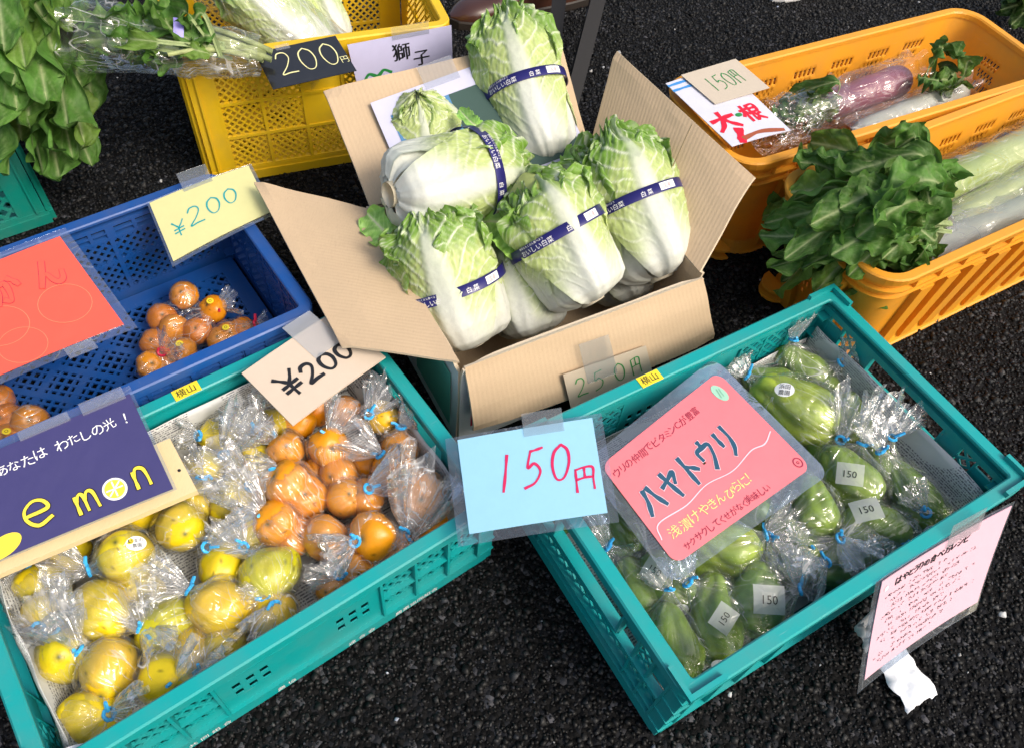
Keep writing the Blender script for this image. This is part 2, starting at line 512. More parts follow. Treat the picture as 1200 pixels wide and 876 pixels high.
def inside(k, X, Y, pad=-0.01):
    x, y, a, L, W, h = BOX[k]
    dx, dy = X - x, Y - y
    u = dx * math.cos(a) + dy * math.sin(a); w = -dx * math.sin(a) + dy * math.cos(a)
    return (abs(u) < L / 2 + pad) & (abs(w) < W / 2 + pad)

def chips():
    """crushed stone standing proud of the binder, where the asphalt can be seen"""
    s = 0.0068
    X, Y = np.meshgrid(np.arange(-1.05, 1.95, s), np.arange(0.10, 2.7, s))
    X = X.ravel(); Y = Y.ravel()
    X = X + RNG.uniform(-.5, .5, len(X)) * s; Y = Y + RNG.uniform(-.5, .5, len(Y)) * s
    q = np.stack([X, Y, np.zeros_like(X)], 1) - CPOS
    zc = q @ _fw; px = 600 + CAM_F * (q @ CR) / zc; py = 438 - CAM_F * (q @ CU) / zc
    keep = (px > -170) & (px < 1400) & (py > -130) & (py < 1030)
    for k in BOX: keep &= ~inside(k, X, Y, -0.03)
    keep &= (RNG.uniform(size=len(X)) < 0.9)
    X, Y = X[keep], Y[keep]
    n = len(X)
    cube = np.array([(-1, -1, -1), (1, -1, -1), (1, 1, -1), (-1, 1, -1), (-1, -1, 1), (1, -1, 1), (1, 1, 1), (-1, 1, 1)], float)
    V = cube[None] + RNG.uniform(-.55, .55, (n, 8, 3))
    V[:, 4:, :2] *= 0.62
    sc = RNG.lognormal(-.05, .45, (n, 1, 1)) * np.array([1.0, 0.75, 0.62])[None, None] * 0.0027
    V = V * np.clip(sc, 0.001, 0.0062)
    a = RNG.uniform(0, 2 * PI, n); ca, sa = np.cos(a), np.sin(a)
    t = RNG.normal(0, .35, n); ct_, st = np.cos(t), np.sin(t)
    x, y, z = V[..., 0], V[..., 1], V[..., 2]
    y, z = y * ct_[:, None] - z * st[:, None], y * st[:, None] + z * ct_[:, None]
    x, y = x * ca[:, None] - y * sa[:, None], x * sa[:, None] + y * ca[:, None]
    P = np.stack([x + X[:, None], y + Y[:, None], z + 0.0004], 2).reshape(-1, 3)
    F0 = np.array([(0, 3, 2, 1), (4, 5, 6, 7), (0, 1, 5, 4), (1, 2, 6, 5), (2, 3, 7, 6), (3, 0, 4, 7)])
    F = (F0[None] + np.arange(n)[:, None, None] * 8).reshape(-1, 4)
    m = bpy.data.meshes.new('asphalt_chips')
    m.vertices.add(len(P)); m.vertices.foreach_set('co', P.astype(np.float32).ravel())
    m.loops.add(F.size); m.loops.foreach_set('vertex_index', F.astype(np.int32).ravel())
    m.polygons.add(len(F)); m.polygons.foreach_set('loop_start', np.arange(0, F.size, 4, dtype=np.int32))
    m.update(calc_edges=True)
    tone = np.clip(RNG.lognormal(-4.85, .75, n), .002, .09)
    white = RNG.uniform(size=n) < .0022
    tone[white] = RNG.uniform(.3, .6, white.sum())
    blue = 1 + RNG.uniform(0, .45, n) * (RNG.uniform(size=n) < .25)
    C = np.stack([tone, tone * (1 + .3 * (blue - 1)), tone * blue, np.ones(n)], 1)
    at_ = m.attributes.new('Col', 'FLOAT_COLOR', 'POINT')
    at_.data.foreach_set('color', np.repeat(C, 8, 0).astype(np.float32).ravel())
    o = bpy.data.objects.new('asphalt_chips', m); COL.objects.link(o)
    m.materials.append(m_vcol('stone_chips', 0.5, 0, 300, 0.15, 0.22))
    tag(o, 'crushed dark stone chips bound in the asphalt', 'stone chips', kind='stuff')
chips()

# ================================================================== crates
def side_frames(L, W, taper=0.0):
    """maps (u, v, w) of a wall (u along, v up, w outward from the outer face) to crate-local xyz: front, right, back, left"""
    def mk(ax, sgn, half):
        def f(V):
            u, v, w = V[:, 0], V[:, 1], V[:, 2]
            if ax == 0: return np.stack([sgn * u, -sgn * (half + w), v], 1)        # front (sgn 1) / back (-1)
            return np.stack([sgn * (half + w), sgn * u, v], 1)                       # right (1) / left (-1)
        return f
    return [('front_wall', mk(0, 1, W / 2), L), ('side_wall', mk(1, 1, L / 2), W), ('back_wall', mk(0, -1, W / 2), L), ('side_wall', mk(1, -1, L / 2), W)]

def lattice(mb, fn, u0, u1, v0, v1, sp, bw, w0, w1, both=True, every=0, bw2=0.0):
    """diagonal bars clipped to the rectangle u0..u1, v0..v1"""
    for sg in ((1, -1) if both else (1,)):
        k = 0
        cs = np.arange((u0 + sg * v0 if sg > 0 else u0 - v1) - sp, (u1 + v1 if sg > 0 else u1 - v0) + sp, sp)
        for c in cs:
            k += 1
            # points on line u + sg*v = c
            pts = []
            for v in (v0, v1):
                u = c - sg * v
                if u0 <= u <= u1: pts.append((u, v))
            for u in (u0, u1):
                v = (c - u) / sg
                if v0 < v < v1: pts.append((u, v))
            if len(pts) < 2: continue
            p = np.array(min(pts)); q = np.array(max(pts))
            d = q - p; ln = np.hypot(*d)
            if ln < 0.003: continue
            d /= ln; n = np.array([-d[1], d[0]]) * (bw2 if every and k % every == 0 else bw) / 2
            z0, z1 = (w0, w1) if sg > 0 else (w0 + 0.0004, w1 - 0.0004)
            V = []
            for w in (z0, z1):
                for e in (p - n, q - n, q + n, p + n): V.append((e[0], e[1], w))
            mb.add(fn(np.array(V)), [(0, 3, 2, 1), (4, 5, 6, 7), (0, 1, 5, 4), (1, 2, 6, 5), (2, 3, 7, 6), (3, 0, 4, 7)])

def floor_fn(z0):
    return lambda V: np.stack([V[:, 0], V[:, 1], z0 + V[:, 2]], 1)

def floor_part(t, L, W, mat, z=0.012, sp=0.020, ins=0.018):
    f = MB(); fn = floor_fn(z)
    a, b = L / 2 - ins, W / 2 - ins
    for (u0, u1, v0, v1) in ((-a, a, -b, -b + .03), (-a, a, b - .03, b), (-a, -a + .03, -b + .03, b - .03), (a - .03, a, -b + .03, b - .03)):
        f.box((u0, v0, 0.0), (u1, v1, 0.004), fn)
    lattice(f, fn, -a + .03, a - .03, -b + .03, b - .03, sp, 0.0048, -0.001, 0.0032, every=4, bw2=0.012)
    f.build('floor', mat, t)

def post_part(t, L, W, H, mat, s=0.03):
    for sx in (-1, 1):
        for sy in (-1, 1):
            m = MB()
            x, y = sx * L / 2, sy * W / 2
            for (a0, b0, a1, b1) in ((x - sx * s, y - sy * .010, x - sx * .003, y - sy * .003), (x - sx * .010, y - sy * s, x - sx * .003, y - sy * .010)):
                m.box((min(a0, a1), min(b0, b1), .004), (max(a0, a1), max(b0, b1), H - .019))
            for k in range(4):
                zz = .03 + k * (H - .07) / 3
                m.box((min(x - sx * .028, x - sx * .001), min(y - sy * .028, y - sy * .001), zz), (max(x - sx * .028, x - sx * .001), max(y - sy * .028, y - sy * .001), zz + .004))
            m.build('corner_post', mat, t)

def rim_part(t, L, W, H, mat, ow=0.004, iw=0.017, th=0.019, name='rim'):
    """top lip with rounded outer corners, a chamfer and a drop skirt"""
    m = MB()
    def ring(l, w, r, z, n=6):
        P = []
        for cx, cy, a0 in ((l / 2 - r, w / 2 - r, 0), (-l / 2 + r, w / 2 - r, PI / 2), (-l / 2 + r, -w / 2 + r, PI), (l / 2 - r, -w / 2 + r, 1.5 * PI)):
            for k in range(n):
                a = a0 + k / (n - 1) * PI / 2
                P.append((cx + r * math.cos(a), cy + r * math.sin(a), z))
        return P
    prof = [(ow, H - th), (ow, H - .0025), (ow - .0025, H), (-iw + .002, H), (-iw, H - .002), (-iw, H - .006), (-.006, H - .0065), (-.0062, H - th), (ow, H - th)]
    rings = [ring(L + 2 * o, W + 2 * o, max(.022 + o, .004), z) for o, z in prof]
    m.grid(np.array(rings), True)
    return m.build(name, mat, t, False)

def teal_crate(key, label, mat):
    x, y, a, L, W, H = BOX[key]
    t = thing('teal_crate', label, 'crate', (x, y, 0), a)
    rim_part(t, L, W, H, mat)
    for nm, fn, ln in side_frames(L, W):
        m = MB(); h = ln / 2; long_ = ln > 0.5
        B = lambda u0, u1, v0, v1, w0, w1: m.box((u0, v0, w0), (u1, v1, w1), fn)
        lat = []
        top = H - 0.021
        B(-h + .012, h - .012, 0.004, 0.030, -.012, -.002)               # bottom rail
        B(-h + .03, h - .03, 0.0, 0.0042, -.016, -.006)
        B(-h + .03, h - .03, 0.030, 0.034, -.0125, -.0005)
        B(-h + .012, h - .012, top - .012, top, -.0125, -.003)           # top rail
        if long_:
            mid = 0.115
            v0, v1 = .034, top - .012
            # solid middle plate with two 3 x 2 sets of square holes
            hs = []
            for cx in (-.072, .072):
                for i in (-1, 0, 1):
                    for j in (0, 1): hs.append((cx + i * .0185, (v0 + v1) / 2 - .014 + j * .024))
            us = sorted({-mid, mid} | {round(c + s, 5) for c, _ in hs for s in (-.0052, .0052)})
            for u0, u1 in zip(us[:-1], us[1:]):
                hv = sorted({c[1] for c in hs if abs(c[0] - (u0 + u1) / 2) < .002})
                vs = [v0]
                for c in hv: vs += [c - .0072, c + .0072]
                vs.append(v1)
                for k in range(0, len(vs), 2): B(u0, u1, vs[k], vs[k + 1], -.0086, -.0065)
            B(-mid + .02, mid - .02, v1 - .012, v1 - .009, -.0065, -.004)
            for s in (-1, 1):
                e0, e1 = mid, h - .028
                us = np.linspace(e0, e1, 4)
                for u in us: 
                    B(min(s * (u - .002), s * (u + .002)), max(s * (u - .002), s * (u + .002)), v0, v1, -.0125, -.0008)
                vm = (v0 + v1) / 2
                for u0, u1 in zip(us[:-1], us[1:]):
                    lo, hi = min(s * (u0 + .0021), s * (u1 - .0021)), max(s * (u0 + .0021), s * (u1 - .0021))
                    B(lo, hi, vm - .0015, vm + .0015, -.0122, -.0018)
                    B(lo, hi, v0 + .0001, v0 + .02, -.0118, -.0085)      # solid strip behind
                    lat.append((lo, hi, v0 + .02, vm - .0016)); lat.append((lo, hi, vm + .0016, v1))
        else:
            v0, v1 = .034, top - .012
            hh = .075
            # hand hole with a lip, ribs beside it, zigzag lattice below
            B(-hh - .004, hh + .004, v1 - .050, v1 - .044, -.0125, .004)
            B(-hh - .004, hh + .004, v1 - .062, v1 - .0505, -.0118, -.004)
            for s in (-1, 1):
                B(min(s * hh, s * (hh + .004)), max(s * hh, s * (hh + .004)), v1 - .044, v1, -.0125, .003)
                for u in (hh + .034, hh + .064, h - .03):
                    B(min(s * u, s * (u + .0035)), max(s * u, s * (u + .0035)), v0, v1, -.0124, -.001)
                B(min(s * (hh + .0041), s * (hh + .0339)), max(s * (hh + .0041), s * (hh + .0339)), v1 - .03, v1, -.0118, -.0085)
                B(min(s * (hh + .0676), s * (h - .0301)), max(s * (hh + .0676), s * (h - .0301)), v1 - .046, v1 - .010, -.0118, -.0085)
            B(-h + .03, h - .03, v1 - .068, v1 - .0625, -.0125, .001)
            B(-h + .03, h - .03, .052, .056, -.0123, -.0005)
            B(-h + .03, h - .03, .0341, .0519, -.0118, -.0088)
            lat.append((-h + .03, -.001, .056, v1 - .068)); lat.append((.001, h - .03, .056, v1 - .068))
            for s in (-1, 1): lat.append((min(s * (hh + .038), s * (hh + .063)), max(s * (hh + .038), s * (hh + .063)), v1 - .062, v1 - .001))
        w = m.build(nm, mat, t)
        for (u0, u1, a0, a1) in lat:
            lm = MB(); lattice(lm, fn, u0, u1, a0, a1, .021, .0042, -.0118, -.0088)
            if lm.n: lm.build('lattice_panel', mat, w)
    post_part(t, L, W, H, mat)
    for sx in (-1, 1):                                                    # raised stacking loops at the corners
        for sy in (-1, 1):
            m = MB(); X0, Y0 = sx * (L / 2 + .0035), sy * (W / 2 + .0035)
            for (dx, dy) in ((.055, .0065), (.0065, .045)):
                m.box((min(X0, X0 - sx * dx), min(Y0 - (sy * .0066 if dx < .01 else 0), Y0 - sy * dy), H - .001), (max(X0, X0 - sx * dx), max(Y0 - (sy * .0066 if dx < .01 else 0), Y0 - sy * dy), H + .008))
            m.build('stacking_lug', mat, t)
    floor_part(t, L, W, mat)
    return t

def print_on(t, fn, s, u, v, size, mat=WHITEINK, w=0.0004, name='lettering'):
    V, F = text2d(s)
    m = MB(); m.add(fn(np.stack([u + V[:, 0] * size, v + V[:, 1] * size, np.full(len(V), w)], 1)), F)
    return m.build(name, mat, t)

T_R = teal_crate('tr', 'teal plastic crate of green chayotes with a pink sign lying in it', TEAL)
T_L = teal_crate('tl', 'teal plastic crate of bagged yellow and orange citrus at lower left', TEAL)
for t, key in ((T_L, 'tl'), (T_R, 'tr')):
    L, W = BOX[key][3], BOX[key][4]
    fn = side_frames(L, W)[0][1]
    wall = [c for c in t.children if c.name.startswith('front_wall')][0]
    if key == 'tl':
        for s, u in (('青 果', -.255), ('共 同 組 合', -.175), ('農 協', -.052), ('連 合 会', .055), ('農業協同組合', .13)):
            print_on(wall, fn, s, u, .0095, .012, w=-.0012)

def yellow_tag(t, key, wall, u, label):
    """small sticker with a family name stuck on the lip"""
    L, W, H = BOX[key][3:]
    m = MB(); m.box((-.019, -.0095, 0), (.019, .0095, .0006), lambda V: np.stack([V[:, 0] + u, V[:, 1] + W / 2 - .008, V[:, 2] + H + .0004], 1))
    o = m.build('name_sticker', STICKY, t)
    o['label'] = label
    V, F = text2d('横山')
    q = MB(); q.add(np.stack([u + .016 - V[:, 0] * .0145, W / 2 - .003 - V[:, 1] * .0145, np.full(len(V), H + .0013)], 1) * [1, 1, 1], F)
    # read from the front: flip back
    q = MB(); q.add(np.stack([u - .015 + V[:, 0] * .0148, W / 2 - .0135 + V[:, 1] * .0148, np.full(len(V), H + .0013)], 1), F)
    q.build('lettering', BLACKINK, o)

# ------------------------------------------------------------------ blue crate
def blue_crate():
    x, y, a, L, W, H = BOX['bl']
    t = thing('blue_crate', 'blue plastic crate with a lattice floor holding a few bagged mandarins', 'crate', (x, y, 0), a)
    rim_part(t, L, W, H, BLUE, th=.016)
    for nm, fn, ln in side_frames(L, W):
        m = MB(); h = ln / 2
        B = lambda u0, u1, v0, v1, w0, w1: m.box((u0, v0, w0), (u1, v1, w1), fn)
        top = H - .017
        B(-h + .012, h - .012, .003, .032, -.012, -.003)
        n = 7 if ln > .5 else 5
        us = np.linspace(-h + .03, h - .03, n)
        B(-h + .012, h - .012, top - .034, top - .028, -.0122, -.002)
        B(-h + .012, h - .012, top - .008, top, -.0122, -.002)
        B(-h + .012, h - .012, .096, .102, -.0121, -.0022)
        for k, u in enumerate(us): B(u - .004, u + .004, .032, top - .008, -.0125, -.001)
        for u in np.linspace(-h + .045, h - .045, 2 * n): B(u - .003, u + .003, top - .028, top - .008, -.0118, -.0035)
        B(-h + .03, h - .03, top - .0195, top - .0165, -.0116, -.004)
        w = m.build(nm, BLUE, t)
        for u0, u1 in zip(us[:-1], us[1:]):
            for v0, v1 in ((.032, .096), (.102, top - .034)):
                lm = MB(); lattice(lm, fn, u0 + .004, u1 - .004, v0, v1, .017, .0048, -.0115, -.0085)
                lm.build('lattice_panel', BLUE, w)
    post_part(t, L, W, H, BLUE)
    floor_part(t, L, W, BLUE, .014, .0200)
    return t
T_B = blue_crate()

# ------------------------------------------------------------------ yellow crate and the far-left teal crate
def panel_crate(key, name, label, mat, cols, rows, sp, bw, solid):
    x, y, a, L, W, H = BOX[key]
    t = thing(name, label, 'crate', (x, y, 0), a)
    rim_part(t, L, W, H, mat, ow=.007, iw=.012, th=.034)
    for nm, fn, ln in side_frames(L, W):
        m = MB(); h = ln / 2
        B = lambda u0, u1, v0, v1, w0, w1: m.box((u0, v0, w0), (u1, v1, w1), fn)
        top = H - .034
        B(-h + .006, h - .006, .002, .022, -.008, .003)
        B(-h + .010, h - .010, .022, .030, -.009, -.0005)
        e = .055
        B(-h + .010, -h + e, .030, top, -.008, -.002); B(h - e, h - .010, .030, top, -.008, -.002)
        nc = cols if ln > .4 else max(2, cols - 2)
        us = np.linspace(-h + e, h - e, nc + 1); vs = np.linspace(.030, top, rows + 1)
        for v in vs: B(-h + e, h - e, v - .003, v + .003, -.0084, -.0012)
        for i, u in enumerate(us): 
            for v0, v1 in zip(vs[:-1], vs[1:]): B(u - .003, u + .003, v0 + .003, v1 - .003, -.0082, -.0014)
        cells = []
        for i, (u0, u1) in enumerate(zip(us[:-1], us[1:])):
            for j, (v0, v1) in enumerate(zip(vs[:-1], vs[1:])):
                if (i, j) in solid and ln > .4: B(u0 + .003, u1 - .003, v0 + .003, v1 - .003, -.0078, -.0045)
                else: cells.append((u0 + .003, u1 - .003, v0 + .003, v1 - .003))
        for u in (-h + e * .45, h - e * .45): B(u - .002, u + .002, .030, top, -.002, .003)
        w = m.build(nm, mat, t)
        for c in cells:
            lm = MB(); lattice(lm, fn, *c, sp, bw, -.0072, -.0045)
            lm.build('lattice_panel', mat, w)
    floor_part(t, L, W, mat, .012, .02)
    return t
T_Y = panel_crate('ye', 'yellow_crate', 'tall yellow plastic crate with lattice walls holding bagged greens', YELLOW, 5, 3, .0155, .0036, {(2, 1), (2, 2)})
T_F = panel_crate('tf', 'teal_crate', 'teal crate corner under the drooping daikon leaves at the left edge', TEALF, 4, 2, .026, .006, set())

# ------------------------------------------------------------------ orange crates
def orange_crate(key, label):
    x, y, a, L, W, H = BOX[key]
    t = thing('orange_crate', label, 'crate', (x, y, 0), a)
    tap_l, tap_w, r = .075, .012, .055
    def ring(z, off=0.0, n=10, fine=True):
        k = 1 - z / H
        l, w = L - 2 * tap_l * k + 2 * off, W - 2 * tap_w * k * 2 + 2 * off
        rr = max(r + off, .01)
        P = []
        nl, nw = (110, 30) if fine else (2, 2)
        def seg(p, q, m): 
            for s in np.linspace(0, 1, m, endpoint=False): P.append((p[0] + (q[0] - p[0]) * s, p[1] + (q[1] - p[1]) * s, z))
        def cor(cx, cy, a0):
            for s in np.linspace(0, PI / 2, n, endpoint=False): P.append((cx + rr * math.cos(a0 + s), cy + rr * math.sin(a0 + s), z))
        A, B_ = l / 2, w / 2
        seg((-A + rr, -B_), (A - rr, -B_), nl); cor(A - rr, -B_ + rr, -PI / 2)
        seg((A, -B_ + rr), (A, B_ - rr), nw); cor(A - rr, B_ - rr, 0)
        seg((A - rr, B_), (-A + rr, B_), nl); cor(-A + rr, B_ - rr, PI / 2)
        seg((-A, B_ - rr), (-A, -B_ + rr), nw); cor(-A + rr, -B_ + rr, PI)
        return np.array(P)
    nz = 34
    zs = np.linspace(.012, H - .004, nz)
    P = np.array([ring(z, -.004) for z in zs]); nu = P.shape[1]
    nl, nw, nc = 110, 30, 10
    m = MB(); F = []
    for j in range(nz - 1):
        for i in range(nu):
            hole = False
            for base, cnt in ((0, nl), (nl + nw + 2 * nc, nl), (nl + nc, nw), (2 * nl + nw + 3 * nc, nw)):
                if base <= i < base + cnt:
                    q = i - base
                    if base in (nl + nw + 2 * nc,): q = cnt - 1 - q
                    c = q - (j - 8) * 0.55                                # slanted clusters
                    if 7 <= j <= 27 and 6 < q < cnt - 6:
                        cc = c % 17
                        if cc < 9.5 and int(cc) % 2 == 0 and (j - 7) % 3 != 2 : hole = True
            if not hole:
                k = (i + 1) % nu
                F.append((j * nu + i, j * nu + k, (j + 1) * nu + k, (j + 1) * nu + i))
    m.add(P.reshape(-1, 3), F)
    w = m.build('wall', ORANGE, t, True)
    sol = w.modifiers.new('thickness', 'SOLIDIFY'); sol.thickness = .003; sol.offset = 0
    def loop(prof, name):
        mm = MB(); mm.grid(np.array([ring(z, o, 8, False) for o, z in prof]), True); return mm.build(name, ORANGE, t)
    loop([(.008, H - .018), (.009, H - .003), (.006, H), (-.007, H), (-.009, H - .003), (-.0075, H - .012), (.004, H - .0125), (.005, H - .018), (.008, H - .018)], 'rim')
    loop([(-.002, H - .044), (.007, H - .043), (.007, H - .039), (-.002, H - .038)], 'flange')
    loop([(-.002, H - .066), (.005, H - .065), (.005, H - .062), (-.002, H - .061)], 'flange')
    loop([(-.003, .030), (.009, .006), (.012, .004), (.012, .0), (-.004, .0), (-.005, .012)], 'base_flange')
    # outside ribs, one by one
    rb = MB()
    for sy in (-1, 1):
        for u in np.linspace(-L / 2 + .13, L / 2 - .13, 9):
            wd = .020
            def fn(V, sy=sy, u=u):
                z = V[:, 2]; k = 1 - z / H
                yy = W / 2 - 2 * tap_w * k + V[:, 1]
                return np.stack([u * (1 - .12 * k) + V[:, 0], sy * yy, z], 1)
            q = MB(); q.box((-wd, -.004, .016), (wd * .55, .0085, H - .067), fn); q.box((wd * .551, -.004, .020), (wd * .75, .004, H - .068), fn)
            q.build('rib', ORANGE, t)
    for sx in (-1, 1):
        for u in (-.05, .05):
            def fn(V, sx=sx, u=u):
                k = 1 - V[:, 2] / H
                return np.stack([sx * (L / 2 - tap_l * k + V[:, 1]), u + V[:, 0], V[:, 2]], 1)
            q = MB(); q.box((-.014, -.004, .0), (.014, .014, H - .067), fn); q.build('rib', ORANGE, t)
        # foot lugs at the ends
        for u in (-.085, .085):
            q = MB()
            th = np.linspace(-PI / 2, PI / 2, 9)
            for z0, z1 in ((.002, .007), (.022, .027)):
                ringp = [(sx * (L / 2 - tap_l + .002 + .035 * math.cos(s)), u * W / .265 + .032 * math.sin(s)) for s in th]
                n = len(ringp)
                V = [(p[0], p[1], z0) for p in ringp] + [(p[0], p[1], z1) for p in ringp]
                q.add(V, [tuple(range(n)), tuple(range(2 * n - 1, n - 1, -1))] + [(i, (i + 1) % n, n + (i + 1) % n, n + i) for i in range(n)])
            q.build('foot_lug', ORANGE, t)
    f = MB(); k = 1; f.box((-L / 2 + tap_l + .012, -W / 2 + .03, .010), (L / 2 - tap_l - .012, W / 2 - .03, .014)); f.build('floor', ORANGE, t)
    for sy in (-1, 1):                                                      # gussets between lip and flange
        for u in np.linspace(-L / 2 + .08, L / 2 - .08, 12):
            q = MB(); q.box((u - .0015, min(sy * (W / 2 - .002), sy * (W / 2 + .005)), H - .038), (u + .0015, max(sy * (W / 2 - .002), sy * (W / 2 + .005)), H - .018)); q.build('gusset', ORANGE, t)
    return t
T_O1 = orange_crate('o1', 'orange plastic crate behind, holding a red daikon bag and leafy tops')
T_O2 = orange_crate('o2', 'orange plastic crate in front, holding green daikon with leaves hanging out')

# ================================================================== cardboard carton
def slab(name, quad, th, mats, parent, nu=8, nv=4, bow=0.0, L0=None):
    """board from four world corners (a, b, c, d); outer face normal = (b-a)x(d-a); two materials: inner/outer + edge"""
    a, b, c, d = [np.asarray(q, float) for q in quad]
    n = nrm(np.cross(b - a, d - a))
    nu, nv = nu * 3, nv * 3
    us, vs = np.linspace(0, 1, nu), np.linspace(0, 1, nv)
    sd = int(abs(a[0] * 977 + a[1] * 613)) % 91
    key = np.array([[u * 2 + sd, v * 2, .5] for v in vs for u in us]); wv = (vnoise(key, 1.6, sd) * .0022 + vnoise(key, 5, sd + 1) * .0008).reshape(nv, nu)
    edge_in = np.array([[min(1, v * 6) for u in us] for v in vs])
    crush = np.array([[max(0, 1 - 9 * math.hypot(1 - u, 1 - v)) + max(0, 1 - 11 * math.hypot(u, 1 - v)) for u in us] for v in vs])
    wv = wv * edge_in - crush * .006
    def sheet(off):
        P = np.zeros((nv, nu, 3))
        for j, v in enumerate(vs):
            for i, u in enumerate(us):
                P[j, i] = a * (1 - u) * (1 - v) + b * u * (1 - v) + c * u * v + d * (1 - u) * v + n * (off + bow * 4 * u * (1 - u) * v + wv[j, i])
        return P
    m = MB(); A, B_ = sheet(th / 2), sheet(-th / 2)
    m.grid(A); nA = (nu - 1) * (nv - 1)
    m.grid(B_[:, ::-1])
    for E1, E2 in ((A[0], B_[0]), (A[-1][::-1], B_[-1][::-1]), (A[::-1, 0], B_[::-1, 0]), (A[:, -1], B_[:, -1])):
        m.grid(np.array([E2, E1]))
    loc = np.array((parent.parent or parent).location)
    m.v = [v - loc for v in m.v]
    me = m.mesh(name)
    uvl = me.uv_layers.new(name='UVMap')
    lu, lv = np.linalg.norm(b - a), np.linalg.norm(d - a)
    UV = np.zeros((len(me.vertices), 2))
    G = np.array([[u * lu, v * lv] for v in vs for u in us]); G2 = np.array([[u * lu, v * lv] for v in vs for u in us[::-1]])
    UV[:len(G)] = G; UV[len(G):2 * len(G)] = G2
    vi = np.zeros(len(me.loops), np.int32); me.loops.foreach_get('vertex_index', vi)
    uvl.data.foreach_set('uv', UV[vi].astype(np.float32).ravel())
    for mm in mats: me.materials.append(mm)
    mi = np.zeros(len(me.polygons), np.int32); mi[nA:2 * nA] = 1; mi[2 * nA:] = 2 if len(mats) > 2 else 0
    me.polygons.foreach_set('material_index', mi)
    o = bpy.data.objects.new(name, me); COL.objects.link(o); o.parent = parent
    return o

EDGE = m_kraft('carton_cut_edge', (0.60, 0.50, 0.36))
cx, cy, ca, cl, cw, ch = BOX['ct']
CT = thing('carton', 'open cardboard carton with spread flaps full of napa cabbages', 'carton', (cx, cy, 0))
ex = np.array([math.cos(ca), math.sin(ca), 0]); ey = np.array([-math.sin(ca), math.cos(ca), 0]); ez = np.array([0, 0, 1.0])
c0 = np.array([cx, cy, 0])
def cpt(u, v, z): return c0 + ex * u + ey * v + ez * z
hl, hw = cl / 2, cw / 2
WM = [KRAFT, BOXWHITE, EDGE]
t_ = .0045
wf = slab('wall', (cpt(hl, -hw, 0.004), cpt(-hl, -hw, 0.004), cpt(-hl, -hw, ch), cpt(hl, -hw, ch)), t_, WM, CT)
wb = slab('wall', (cpt(-hl, hw, 0.004), cpt(hl, hw, 0.004), cpt(hl, hw, ch), cpt(-hl, hw, ch)), t_, WM, CT)
wl = slab('wall', (cpt(-hl, -hw + .003, 0.004), cpt(-hl, hw - .003, 0.004), cpt(-hl, hw - .003, ch), cpt(-hl, -hw + .003, ch)), t_, WM, CT)
wr = slab('wall', (cpt(hl, hw - .003, 0.004), cpt(hl, -hw + .003, 0.004), cpt(hl, -hw + .003, ch), cpt(hl, hw - .003, ch)), t_, WM, CT)
slab('bottom', (cpt(-hl + .004, -hw + .004, .006), cpt(hl - .004, -hw + .004, .006), cpt(hl - .004, hw - .004, .006), cpt(-hl + .004, hw - .004, .006)), t_, [KRAFT, BOXWHITE, EDGE], CT)
# flaps: hinge edge, then surveyed outer corners
FL, FR_, BR, BL = cpt(-hl, -hw, ch), cpt(hl, -hw, ch), cpt(hl, hw, ch), cpt(-hl, hw, ch)
def up(p, d=.004): return p + ez * d
slab('flap', (up(FL) + ey * .004, up(BL) - ey * .004, at(297, 212, .240), at(400, 404, .222)), t_, [KRAFT, BOXWHITE, EDGE][::1], CT, bow=-.006)
slab('flap', (up(BR) - ey * .004, up(FR_) + ey * .004, at(883, 207, .315), at(722, 59, .335)), t_, WM, CT, bow=.004)
slab('flap', (up(BL) + ex * .004, up(BR) - ex * .004, at(655, 45, .30), at(379, 105, .30)), t_, WM, CT, bow=.004)
ff = slab('flap', (up(FR_, .003) - ex * .003 - ey * .006, up(FL, .003) + ex * .003 - ey * .006, at(556, 506, .105), at(839, 398, .105)), t_, WM, CT, bow=.005)
def strip(name, p, q, w, nrmv, mat, parent, th=.0006, color=None):
    p, q = np.asarray(p, float), np.asarray(q, float)
    d = nrm(q - p); s = nrm(np.cross(nrmv, d)) * w / 2; n = nrm(np.cross(d, s)) * th
    m = MB(); V = [p - s, q - s, q + s, p + s, p - s + n, q - s + n, q + s + n, p + s + n]
    m.add(V, [(0, 3, 2, 1), (4, 5, 6, 7), (0, 1, 5, 4), (1, 2, 6, 5), (2, 3, 7, 6), (3, 0, 4, 7)])
    return wpart(m, name, mat, parent)
# printed panels on the white outside of the left wall
for (u0, u1, v0, v1, mt) in ((-.15, -.02, .03, .17, GREENPRINT),):
    q = MB(); q.box((u0, v0, 0), (u1, v1, .0006))
    q.v = [np.array([cpt(-hl - .0028 - v[2], v[0], v[1]) for v in V]) for V in q.v]
    wpart(q, 'printed_panel', mt, wl)
q = MB(); q.box((-hl + .02, .05, 0), (-hl + .05, .14, .0006)); q.v = [np.array([cpt(v[0], -hw - .0028 - v[2], v[1]) for v in V]) for V in q.v]
wpart(q, 'printed_panel', REDPRINT, wf)

# crease on the right flap, a strip painted dark as fold shade, scuff on the left one
rn = nrm(np.cross(up(FR_) - up(BR), at(722, 59, .335) - up(BR)))
if rn[2] < 0: rn = -rn
CREASE_SHADE = m_kraft('carton_crease_shade', (0.40, 0.29, 0.17))
rf = [c for c in CT.children if c.name.startswith('flap')]
def fl_pt(px, py, p0, n):
    d = CR * ((px - 600) / CAM_F) + CU * (-(py - 438) / CAM_F) + _fw
    return CPOS + d * (np.dot(p0 - CPOS, n) / np.dot(d, n))
strip('crease', fl_pt(811, 146, up(BR) + rn * .0062, rn), fl_pt(776, 222, up(BR) + rn * .0062, rn), .0022, rn, CREASE_SHADE, rf[1])

